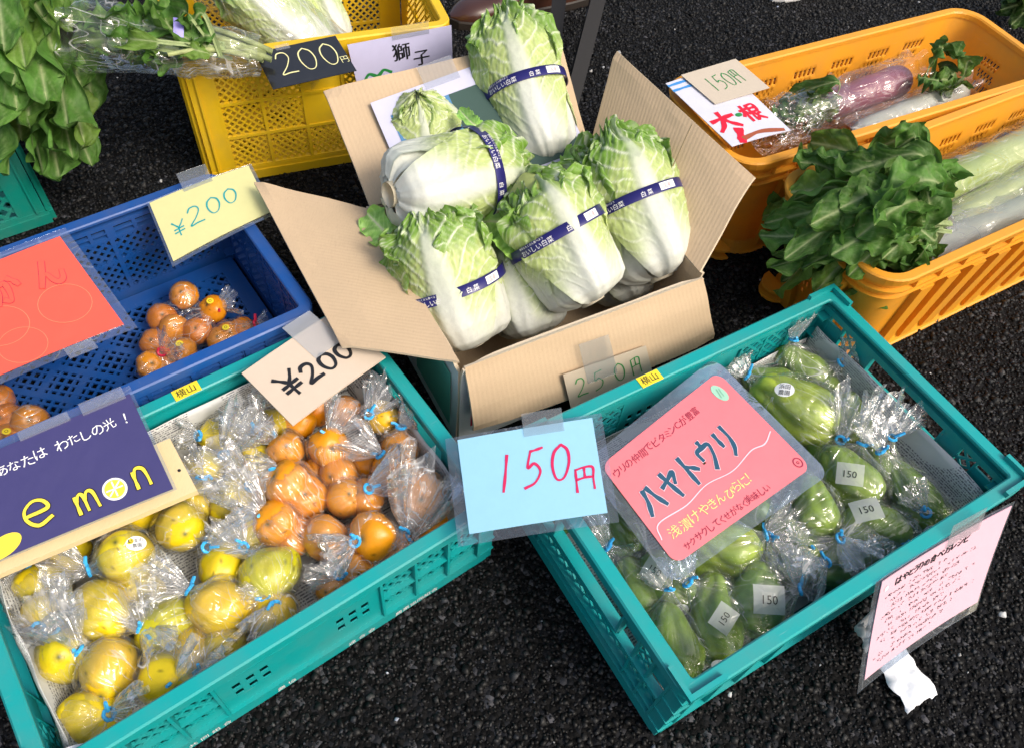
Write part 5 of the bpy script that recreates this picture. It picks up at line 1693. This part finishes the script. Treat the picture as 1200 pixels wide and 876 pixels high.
# 3 beige card
c = Card('price_card', 'beige price card reading ¥200 in thick black over the citrus', 'price card', quad((283, 437, .204), (389, 366, .206), (452, 418, .196), (343, 498, .196)), m_paper('beige_card', (.56, .46, .36)), th=.003, bow=.002)
c.hand('¥200', .14, .30, .030, .040, .006, .0052, BLACKINK, scales={0: 1.0, 1: .8, 2: .75, 3: .7})
c.tape(.55, .86, .55, 1.2, mat=m_film('shiny_tape', .30, .05, .1, 1.6, (.97, .97, .97), 20))
WOOD = m_kraft('pale_wood', (.72, .55, .30))

# 4 navy lemon sign on a wooden board
c = Card('wooden_board', 'pale wooden board under the navy sign across the citrus crate', 'board', quad((-120, 648, .176), (199, 513, .176), (231, 574, .172), (-88, 709, .172)), WOOD, th=.011)
c.disc(.975, .42, .0022, .0022, BLACKINK)
c = Card('lemon_sign', 'glossy navy laminated sign reading Lemon in yellow above the lemons', 'sign', quad((-150, 591, .214), (152, 461, .214), (203, 572, .186), (-99, 697, .182)), m_paper('navy_laminated', (.040, .033, .13), lam=True), bow=.003)  # navy greyed towards mauve, some sky glare mixed into the base colour
c.pouch(.010, .004, .002, .012)
c.text('あなたは わたしの光 ！', .42, .74, .0178, WHITEINK, jitter=.10, seed=4, rot=.01)
c.hand('e', .445, .15, .032, .034, .024, .0042, INK_YEL, outline=(.0018, BLACKINK))
c.hand('m', .635, .10, .028, .026, .0, .0040, INK_YEL, outline=(.0022, BLACKINK))
c.disc(.794, .20, .0150, .0150, WHITEINK); c.disc(.794, .20, .0122, .0122, INK_YEL, .0012)
c.strokes([[(.794 * c.w - .010, .20 * c.h), (.794 * c.w + .010, .20 * c.h)], [(.794 * c.w, .20 * c.h - .010), (.794 * c.w, .20 * c.h + .010)], [(.794 * c.w - .008, .20 * c.h - .007), (.794 * c.w + .008, .20 * c.h + .007)]], .0018, WHITEINK, .0017)
c.hand('n', .872, .12, .020, .026, .0, .0040, INK_YEL, outline=(.0022, BLACKINK))
c.disc(.337, .10, .024, .013, INK_YEL, rot=.3)
c.tape(.80, .98, .97, 1.10); c.tape(.55, .75, .98, 1.08)

# 5 light blue card
c = Card('price_card', 'light blue price card reading 150 yen in pink between the two teal crates', 'price card', quad((536, 515, .214), (694, 489, .222), (712, 600, .216), (550, 625, .206)), m_paper('light_blue_card', (.27, .53, .70)), bow=.002)
c.hand('150', .22, .36, .026, .052, .012, .0036, INK_PINK, rise=.002, slant=.14, scales={0: 1.0, 1: .98, 2: .98})
c.hand('円', .79, .24, .030, .034, 0, .0032, INK_PINK, rise=.0, slant=.05)
c.pouch(.016, .014, .014, .006); c.tape(.48, .78, .90, 1.16)

# 6 pink chayote sign
c = Card('chayote_sign', 'pink rounded laminated sign about chayote lying on the green bags', 'sign', quad((704, 545, .196), (841, 436, .186), (951, 547, .172), (792, 661, .176)), m_paper('pink_laminated', (.78, .17, .19), lam=True), bow=.003, round_=.016)
c.pouch(.020, .018, .020, .020, rnd=.02)
c.hand('ハヤトウリ', .055, .40, .030, .042, .0085, .0062, INK_NAVY, outline=(.0020, INK_LILAC), rise=.0006)
c.text('ウリの仲間でビタミンCが豊富', .03, .835, .0142, INK_WINE, jitter=.08, seed=6)
c.strokes([[(.02 * c.w, .22 * c.h), (.06 * c.w, .335 * c.h), (.25 * c.w, .32 * c.h), (.42 * c.w, .355 * c.h), (.60 * c.w, .32 * c.h), (.78 * c.w, .36 * c.h), (.88 * c.w, .34 * c.h), (.97 * c.w, .39 * c.h)]], .0016, INK_LILAC)
c.text('浅漬けやきんぴらに！', .07, .175, .0185, INK_CREAM, jitter=.10, seed=7)
c.text('サクサクしてくせがなく美味しい', .09, .045, .0128, INK_WINE, jitter=.08, seed=8)
c.disc(.955, .085, .0075, .0075, INK_WINE, ring=.2); c.disc(.955, .085, .0022, .0022, INK_WINE, ring=.4)
c.disc(.90, .86, .010, .015, m_plain('mint_crayon', (.30, .55, .42), .6), rot=.25)
c.strokes([[(.885 * c.w, .82 * c.h), (.90 * c.w, .90 * c.h)], [(.905 * c.w, .82 * c.h), (.915 * c.w, .89 * c.h)]], .0012, m_plain('sage_crayon', (.2, .42, .3), .6), .0012)

# 7 pale pink leaflet hanging from the front rim
c = Card('leaflet', 'pale pink handwritten leaflet in a clear sleeve hanging off the crate front', 'leaflet', quad((1034, 681, .204), (1186, 592, .204), (1141, 702, .098), (1009, 793, .082)), m_paper('pale_pink_paper', (.60, .38, .45)), bow=-.004, curl=.006)
c.pouch(.010, .006, .016, .004); c.tape(.50, .76, .93, 1.16, off=.0016)
c.text('はやとうりの食べ方レシピ', .12, .86, .0128, BLACKINK, jitter=.08, seed=11, bold=.0008)
c.disc(.05, .89, .004, .004, INK_LILAC)
for k in range(11):
    c.scribble(.06 + .04 * (k % 3), .55 + .36 * ((k * 37) % 10) / 10, .77 - k * .068, .0046, BLACKINK, 20 + k, .0007, .72)

# 8 250 card on the carton front flap
a_, b_, d_ = up(FR_, .003) - ey * .006, up(FL, .003) - ey * .006, at(839, 398, .105)
fn_ = nrm(np.cross(b_ - a_, d_ - a_)); fo = a_ + fn_ * .010
c = Card('price_card', 'kraft price card reading 250 in green taped to the carton front', 'price card', [at_plane(*p, fo, fn_) for p in ((660, 439), (757, 405), (772, 466), (675, 503))], m_paper('kraft_card', (.50, .42, .32), lam=True))
c.hand('25', .10, .55, .020, .034, .012, .0020, INK_GREEN, rise=.001); c.hand('0円', .56, .57, .020, .034, .012, .0020, INK_GREEN)
c.tape(.24, .60, .72, 1.40)

# 9 white daikon sign and kraft price on it
c = Card('daikon_sign', 'white sign painted with 大根 in red on the rear orange crate', 'sign', quad((780, 98, .290), (848, 78, .290), (927, 153, .283), (858, 172, .283)), m_paper('white_sign_paper', (.64, .64, .72), lam=True), bow=.002)
c.hand('大', .06, .20, .046, .046, .006, .0085, INK_RED, scales={0: 1.0}, rise=.0)
c.hand('根', .56, .22, .036, .042, .006, .0058, INK_RED)
c.strokes([[(.30 * c.w, .17 * c.h), (.24 * c.w, .08 * c.h), (.20 * c.w, .02 * c.h)]], .015, INK_RED)
c.strokes([[(.26 * c.w, .05 * c.h), (.55 * c.w, .075 * c.h), (.90 * c.w, .03 * c.h)]], .009, INK_BROWN)
c.strokes([[(.0, .95 * c.h), (.05 * c.w, .95 * c.h), (.32 * c.w, .95 * c.h)], [(.0, .87 * c.h), (.32 * c.w, .87 * c.h)]], .0055, m_plain('blue_crayon', (.05, .25, .60), .5))
c.disc(.50, .34, .007, .005, INK_GREEN)
c = Card('price_card', 'kraft price card reading 150 yen in green on the 大根 sign', 'price card', quad((798, 88, .296), (862, 69, .296), (902, 103, .292), (838, 122, .292)), m_paper('kraft_card_plain', (.50, .43, .34)))
c.hand('150円', .20, .30, .016, .038, .004, .0018, INK_GREEN, rise=.001, slant=-.05)

# 10 lavender white card and 11 black card on the yellow crate
x_, y_, a_, L_, W_, H_ = BOX['ye']
yn = np.array([math.sin(a_), -math.cos(a_), 0]); yp = np.array([x_, y_, 0]) + yn * (W_ / 2 + .016)
c = Card('name_card', 'white card with 獅子 brushed in black on the yellow crate', 'sign', [at_plane(*p, yp + yn * .006 + np.array([0, 0, .285]), nrm(yn + np.array([0, 0, .12]))) for p in ((407, 53), (529, 30), (531, 86), (421, 109))], m_paper('lavender_white_card', (.52, .50, .70)))
c.text('獅', .40, .52, .036, BLACKINK, jitter=.0, bold=.0012); c.text('子', .60, .34, .034, BLACKINK, bold=.0012)
c.strokes([[(.08 * c.w, .22 * c.h), (.14 * c.w, .34 * c.h), (.22 * c.w, .27 * c.h), (.29 * c.w, .37 * c.h), (.36 * c.w, .30 * c.h)]], .006, INK_GREEN)
c.tape(.42, .78, .93, 1.18)
c = Card('price_card', 'glossy black price card reading 200 yen in chalky yellow on the yellow crate', 'price card', quad((298, 62, .298), (393, 42, .298), (418, 83, .272), (320, 105, .270)), m_paper('glossy_black_card', (.006, .006, .007), lam=True))
c.hand('200', .18, .28, .030, .046, .010, .0020, m_plain('chalk_yellow', (.62, .60, .30), .7), slant=-.02)
c.text('円', .90, .28, .016, MATS['chalk_yellow'])
c.tape(.25, .42, .92, 1.05)

# 12 poster behind the cabbages on the back flap
p0_ = up(BL); n_ = nrm(np.cross(up(BR) - p0_, at(379, 105, .30) - p0_))
if n_[2] < 0: n_ = -n_
fo = p0_ + n_ * .012
c = Card('poster', 'blue green poster with a white border behind the cabbages in the carton', 'poster', [at_plane(*p, fo, n_) for p in ((434, 121), (630, 50), (690, 178), (490, 252))], m_paper('poster_border', (.50, .50, .64)))
for (x0, x1, y0, y1, mt) in ((.07, .40, .03, .84, m_paper('poster_blue', (.07, .20, .38))), (.40, .97, .03, .84, m_paper('poster_green', (.035, .075, .065)))):
    wpart(c.slab(x0, x1, y0, y1, .0004, .0008), 'printed_area', mt, c.card)
c.disc(.34, .66, .008, .010, m_plain('poster_slate', (.08, .12, .2), .6), .0012); c.disc(.40, .44, .010, .011, m_plain('poster_brown', (.12, .07, .03), .6), .0012)
c.disc(.40, .20, .020, .020, m_plain('poster_black', (.02, .03, .03), .6), .0012, ring=.09)
for k in range(4): c.strokes([[((.345 + .03 * k) * c.w, .12 * c.h), ((.375 + .03 * k) * c.w, .27 * c.h)]], .003, MATS['poster_black'], .0012)
c.tape(.30, .50, .94, 1.15)

# ================================================================== greens in the other crates
def bunch(name, label, cat, root, leaves, seed, dark=0.0, film=None):
    """daikon tops: leaves (end pixel, z, mid lift, width) springing from a crown"""
    root = np.asarray(root, float)
    t = thing(name, label, cat, root)
    rg = np.random.default_rng(seed)
    for k, (px, py, z, w, lift) in enumerate(leaves):
        e = at(px, py, z)
        r0 = root + rg.normal(0, .008, 3)
        mid = (r0 + e) / 2 + np.array([0, 0, lift]) + rg.normal(0, .018, 3)
        q3 = r0 * .25 + e * .75 + np.array([0, 0, lift * .8]) + rg.normal(0, .008, 3)
        hint = nrm(np.array([rg.normal(0, .5), -.55 + rg.normal(0, .45), .7]))
        m = leaf_blade([r0, mid, q3, e], w, hint, seed * 31 + k, lobes=rg.uniform(1.2, 2.4), cup=rg.uniform(-.3, .5), ruffle=rg.uniform(.16, .34), dark=dark + rg.uniform(-.5, .4), stalk=rg.uniform(.15, .42), twist=rg.normal(0, .9))
        wpart(m, 'leaf', LEAFM, t, True)
    return t
rg = np.random.default_rng(91)
ends = [(905, 300, .20), (925, 225, .27), (960, 330, .18), (895, 262, .24), (935, 175, .30), (985, 195, .33), (975, 345, .15), (1000, 310, .25), (925, 290, .28), (1020, 340, .17), (955, 250, .34), (1045, 210, .35), (1010, 265, .34), (1055, 320, .22), (1065, 235, .36), (915, 330, .13), (1010, 185, .30), (945, 300, .23), (980, 285, .32), (1040, 290, .30), (900, 240, .16), (990, 230, .36), (1030, 250, .38), (960, 205, .26)]
bunch('daikon_leaves', 'big bunch of dark green daikon leaves hanging over the front orange crate end', 'daikon leaves', at(1100, 262, .27), [(x + dx, y + dy, z + dz, rg.uniform(.028, .048), rg.uniform(.01, .06)) for dx, dy, dz in ((0, 0, 0), (14, -8, -.02), (-6, 14, .0)) for x, y, z in ends], 3)
ends = [(20, 130, .30), (62, 60, .36), (105, 35, .36), (40, 190, .22), (80, 150, .28), (55, 118, .33), (100, 170, .22), (10, 205, .20), (70, 212, .14), (95, 105, .28), (30, 80, .36), (-10, 160, .28), (5, 60, .38), (60, 175, .24), (100, 75, .30), (85, 30, .38), (50, 20, .38), (112, 130, .20), (-20, 110, .30), (25, 165, .20), (108, 195, .14), (15, 100, .34), (75, 90, .33), (35, 150, .28), (90, 140, .25), (50, 205, .16), (-5, 195, .22), (85, 185, .19)]
bunch('daikon_leaves', 'bunch of large green daikon leaves drooping at the upper left corner', 'daikon leaves', at(30, -70, .33), [(x, y, z, rg.uniform(.040, .068), rg.uniform(.02, .08)) for x, y, z in ends], 7, dark=-.15)
ends = [(985, 55, .26), (1010, 80, .24), (1030, 95, .22), (1100, 55, .30), (1120, 85, .24), (1140, 75, .26), (1075, 90, .24), (1100, 95, .22), (1110, 50, .28), (1130, 95, .22)]
bunch('daikon_leaves', 'small dark leafy tops at the far end of the rear orange crate', 'daikon leaves', at(1080, 118, .17), [(x, y, z, .036, .02) for x, y, z in ends[3:]], 11, dark=.6)
bunch('potted_greens', 'dark greens cropped by the upper right corner', 'greens', at(1230, 0, .05), [(1172, 12, .10, .04, .03), (1185, 30, .08, .04, .03), (1200, 15, .12, .045, .04), (1180, 0, .12, .04, .03), (1205, 40, .06, .04, .02), (1195, -5, .14, .04, .03)], 13, dark=.9)

def daikon(name, label, cat, p, q, r0, r1, top, low, seed):
    pts = np.linspace(p, q, 30); t = np.linspace(0, 1, 30)
    rad = (r0 * (1 - t) + r1 * t) * np.sqrt(np.clip(1 - (2 * t - 1) ** 12, .03, 1)) * (1 + .03 * np.sin(t * 20 + seed))
    col = np.array(top) * (1 - sstep(.1, .6, t))[:, None] + np.array(low) * sstep(.1, .6, t)[:, None]
    m = MB(); m.tube(pts, rad, 28, np.repeat(col, 28, 0).reshape(30, 28, 3))
    return tag(m.build(name, ROOT, None, True, loc=(np.asarray(p) + q) / 2 - [0, 0, r0]), label, cat)

def sleeve(label, p, q, r0, r1, seed, film=None, cat='plastic bag', ends=.03, flat=1.0):
    """long clear sleeve lying over a root or bunch"""
    n, nu = 40, 52
    p, q = np.asarray(p, float), np.asarray(q, float)
    a, f, s = frame_of(q - p, np.array([0, -.3, 1.0]))
    t = np.linspace(0, 1, n); th = np.arange(nu) * 2 * PI / nu
    R = (r0 * (1 - t) + r1 * t)
    P = p + np.outer(t, q - p)[:, None, :] + (R[:, None] * np.cos(th) * flat)[..., None] * f + (R[:, None] * np.sin(th))[..., None] * s
    Q = P.reshape(-1, 3)
    cr = np.abs(vnoise(Q * [1, 1, 1], 26, seed)) * .010 + np.abs(vnoise(Q, 60, seed + 1)) * .005
    D = (np.cos(th)[:, None] * f + np.sin(th)[:, None] * s)[None]
    e = np.exp(-((t - 1) / .06) ** 2)[:, None, None]
    P = P + D * (cr.reshape(n, nu)[..., None] + .002) + e * D * (.6 * np.sin(7 * th + seed) * .02)[None, :, None]
    t_ = thing('plastic_bag', label, cat, ((p + q) / 2) - [0, 0, max(r0, r1)])
    m = MB(); m.grid(P, True); fo_ = wpart(m, 'film', film or FILM2, t_, True); set_fold(fo_, n, nu, 1.6)
    return t_
FILMD = m_film('daikon_film', .05, .1, .6, 1.4, scale=20, lines=.35, fold=True)
DT, DL = (.30, .40, .08), (.50, .56, .25)
p, q = at(1075, 232, .19), at(1290, 130, .19)
daikon('daikon', 'thick green shouldered daikon at the back of the front orange crate', 'daikon', p, q, .036, .040, DT, DL, 1)
b = sleeve('clear sleeve with an oval sticker on the thick green daikon', at(1050, 245, .19), q, .044, .046, 41, FILMD)
pp, nn = on_sphere(at(1112, 216, .195), .046, -.1, .2, .004); patch(b, pp, nn, CU, .030, .026, STICKW, 'sticker', True, text='農', tsize=.014, curve=4)
p, q = at(1110, 262, .175), at(1300, 170, .175)
daikon('daikon', 'pale daikon lying in the middle of the front orange crate', 'daikon', p, q, .034, .036, DL, DL, 2)
sleeve('crumpled clear sleeve with a knotted end on the middle daikon', at(1085, 278, .180), q, .028, .042, 43, FILMD)
p, q = at(1075, 305, .165), at(1290, 215, .19)
daikon('daikon', 'pale daikon along the front wall of the front orange crate', 'daikon', p, q, .034, .038, (.62, .64, .5), (.62, .66, .44), 3)
sleeve('smooth cloudy sleeve on the daikon along the front wall', at(1062, 312, .165), q, .040, .044, 45, m_film('cloudy_film', .22, .14, .3, 1.2, scale=16, lines=.15, fold=True))
# knotted sleeve end
bag('clear knotted bag end between the leaves and the daikon', [(at(1100, 262, .20), .022)], at(1088, 268, .215), at(1072, 280, .225), 700, film=FILM, spread=.9, tie=m_plain('clear_knot', (.6, .65, .62), .2))
# rear orange crate
p, q = at(905, 150, .17), at(1010, 112, .20)
t0 = daikon('red_daikon', 'purplish red daikon in a bag in the rear orange crate', 'daikon', at(960, 128, .19), at(1062, 92, .20), .030, .034, (.20, .04, .08), (.28, .08, .13), 4)
sleeve('crinkled bag over the red daikon with a sticker', at(925, 142, .19), at(1070, 88, .205), .040, .042, 47, FILMD)
ends = [(905, 140, .20), (915, 155, .18), (930, 128, .22), (940, 150, .18), (925, 118, .23), (895, 150, .18), (955, 140, .19), (945, 118, .23)]
bunch('daikon_leaves', 'grey green leaves folded inside the bag of the red daikon', 'daikon leaves', at(985, 120, .20), [(x, y, z, .032, .012) for x, y, z in ends], 17, dark=.3)
sleeve('crinkled clear bag round the folded leaves beside the 大根 sign', at(895, 152, .185), at(985, 118, .205), .046, .044, 48, FILM2)
p, q = at(1000, 160, .17), at(1130, 105, .17)
daikon('daikon', 'white daikon along the front wall of the rear orange crate', 'daikon', p, q, .026, .030, (.62, .62, .52), (.66, .66, .58), 5)
sleeve('clear bag on the white daikon along the rear crate front', at(985, 168, .17), q, .033, .036, 49, FILMD)

# ------------------------------------------------------------------ yellow crate greens
cabbage('pale long napa cabbage in clear film standing out of the yellow crate', at(378, 72, .20), at(240, -45, .36), .050, 61, .2, 0, leaves=8, flare=.0)
cabbage('pale napa cabbage behind the black price card, tip to the upper edge', at(398, 56, .18), at(335, -60, .34), .040, 63, .5, 0, leaves=7, flare=.0, green=-.1)
cabbage('slim pale cabbage between the two others in the yellow crate', at(388, 66, .19), at(285, -55, .36), .036, 65, .3, 0, leaves=6, flare=.0, green=-.1)
sleeve('clear film round the pale cabbage in the yellow crate', at(385, 75, .20), at(236, -48, .37), .062, .060, 51, FILMD)
gl = [(100, 40, .35), (130, 20, .37), (150, 55, .34), (110, 62, .33), (180, 30, .36), (200, 55, .33), (95, 20, .36), (165, 15, .37), (125, 48, .36), (140, 35, .37), (190, 62, .31), (175, 50, .35), (210, 40, .34), (115, 30, .37), (155, 68, .32), (85, 50, .34)]
bunch('bagged_greens', 'bundle of leafy greens inside the long clear bag over the yellow crate corner', 'greens', at(262, 58, .335), [(x, y, z, rg.uniform(.03, .05), .012) for x, y, z in gl], 19, dark=.0)
st = thing('green_stalks', 'pale stalk ends of the bagged greens on the yellow crate rim', 'greens', at(300, 66, .30))
for k in range(16):
    e0 = at(300 + rg.uniform(-15, 20), 62 + rg.uniform(-8, 10), .315); e1 = at(195 + rg.uniform(-20, 15), 45 + rg.uniform(-22, 22), .34 + rg.uniform(-.02, .02))
    m = MB(); m.tube(np.linspace(e0, e1, 8) + np.outer(np.sin(np.linspace(0, PI, 8)), [0, 0, .012]), np.linspace(.0055, .0035, 8), 7, (.55, .62, .28))
    wpart(m, 'stalk', LEAFM, st, True)
gb = sleeve('long clear bag of leafy greens lying from the yellow crate to the leaves', at(305, 66, .315), at(82, 38, .345), .030, .062, 53, FILM, flat=.8)
TAPEB = m_plain('violet_print', (.20, .18, .55), .4)
bc = at(205, 45, .335)
pp, nn = on_sphere(bc, .055, .1, .3, .004); patch(gb, pp, nn, CU, .016, .030, TAPEB, 'printed_mark', False, curve=6)

# ------------------------------------------------------------------ shoe, stand legs, pale shoe
def shoe(label, heel, toe, w, hgt, mat, solem, name='shoe'):
    a = nrm((toe - heel) * [1, 1, 0]); s = np.array([-a[1], a[0], 0]); L = np.linalg.norm((toe - heel)[:2])
    t = thing(name, label, 'shoe', heel * [1, 1, 0])
    n, nu = 26, 28
    xs = np.linspace(0, 1, n); th = np.linspace(0, PI, nu)
    wid = w * np.interp(xs, [0, .05, .2, .45, .7, .88, .96, 1], [.35, .62, .74, .72, .98, .86, .55, .12]) / 2
    hh = np.interp(xs, [0, .05, .2, .4, .55, .75, .9, 1], [.8, .98, 1.0, .92, .66, .46, .36, .08]) * hgt
    P = np.zeros((n, nu, 3))
    for i in range(n):
        P[i] = heel * [1, 1, 0] + a * xs[i] * L + np.outer(np.cos(th) * np.abs(np.cos(th)) ** -.25 * wid[i], s) + np.outer(.022 + np.sin(th) ** .8 * hh[i], [0, 0, 1])
    m = MB(); m.grid(P); wpart(m, 'upper', mat, t, True)
    m = MB()
    rings = []
    for z, k in ((.0, 1.02), (.004, 1.06), (.020, 1.07), (.024, 1.0)):
        left = [heel * [1, 1, 0] + a * (xs[i] * L * 1.02 - .003) + s * wid[i] * k + [0, 0, z] for i in range(n)]
        right = [heel * [1, 1, 0] + a * (xs[i] * L * 1.02 - .003) - s * wid[i] * k + [0, 0, z] for i in range(n - 1, -1, -1)]
        rings.append(left + right)
    G = np.array(rings); m.grid(G, True); k_ = G.shape[1]
    m.f.append(tuple(range(k_))); m.f.append(tuple(3 * k_ + k_ - 1 - i for i in range(k_)))
    wpart(m, 'sole', solem, t)
    m = MB(); m.tube([heel * [1, 1, 0] + a * L * x + s * wid[12] * .1 + [0, 0, .022 + hgt * h_] for x, h_ in ((.46, .88), (.52, .80), (.58, .70))], .003, 6); wpart(m, 'lace', solem, t)
    return t
BROWN = m_plain('brown_leather', (.055, .022, .014), .28, .4)
DSOLE = m_plain('dark_sole', (.02, .015, .012), .6)
shoe('dark brown leather shoe standing behind the cabbage carton', at(690, -2, 0), at(527, 30, 0), .105, .085, BROWN, DSOLE)
shoe('off white shoe toe cropped by the top edge', at(1040, -60, 0), at(905, 0, 0), .10, .08, m_plain('off_white_leather', (.62, .60, .55), .5), m_plain('white_sole', (.7, .7, .7), .5))
BLACKM = m_plain('black_steel', (.006, .006, .007), .55, 0, .3)
GREYM = m_plain('grey_steel', (.18, .19, .20), .4)
st = thing('folding_stand', 'black steel folding stand legs behind the carton', 'stand', at(668, 95, 0))
def bar(p, q, w, d, mat, name):
    p, q = np.asarray(p), np.asarray(q); a, f, s = frame_of(q - p, np.array([0, -1, .2]))
    m = MB(); V = []
    for e in (p, q):
        for x, y in ((-1, -1), (1, -1), (1, 1), (-1, 1)): V.append(e + s * x * w / 2 + f * y * d / 2)
    m.add(V, [(3, 2, 1, 0), (4, 5, 6, 7), (0, 1, 5, 4), (1, 2, 6, 5), (2, 3, 7, 6), (3, 0, 4, 7)])
    return wpart(m, name, mat, st)
bar(at(668, 125, 0.0), at(708, -30, .17), .034, .034, BLACKM, 'leg')
bar(at(646, 80, 0.0), at(660, -40, .14), .034, .034, BLACKM, 'leg')
pl = bar(at(692, 22, .11), at(706, -18, .16), .028, .004, GREYM, 'plate')
# torn white paper on the ground by the leaflet
def torn(u, v):
    a_, b_, c_, d_ = at(1028, 770, .010), at(1062, 758, .012), at(1097, 812, .004), at(1062, 838, .004)
    p = a_ * (1 - u) * (1 - v) + b_ * u * (1 - v) + c_ * u * v + d_ * (1 - u) * v
    k = wob(u, v, 31, .006)
    return p + np.array([wob(v, 0, 33, .006) if u in (0, 1) else 0, wob(u, 1, 35, .006) if v > .95 else 0, abs(k) + .002])
o = sheet('torn_paper', None, torn, 12, 14, m_paper('torn_white_paper', (.74, .76, .80)))
tag(o, 'torn strip of white paper on the asphalt under the leaflet', 'paper')
def torn2(u, v):
    a_, b_, c_, d_ = at(1000, 735, .03), at(1034, 700, .05), at(1042, 750, .03), at(1012, 765, .012)
    return a_ * (1 - u) * (1 - v) + b_ * u * (1 - v) + c_ * u * v + d_ * (1 - u) * v + np.array([0, 0, abs(wob(u, v, 41, .02))])
o = sheet('crumpled_paper', None, torn2, 12, 10, m_paper('crumpled_grey_paper', (.55, .53, .50))); tag(o, 'crumpled greyish paper between the crate front and the leaflet', 'paper')
yellow_tag(T_R, 'tr', 0, -.075, 'yellow name sticker reading 横山')
yellow_tag(T_L, 'tl', 0, .03, 'yellow name sticker reading 横山')
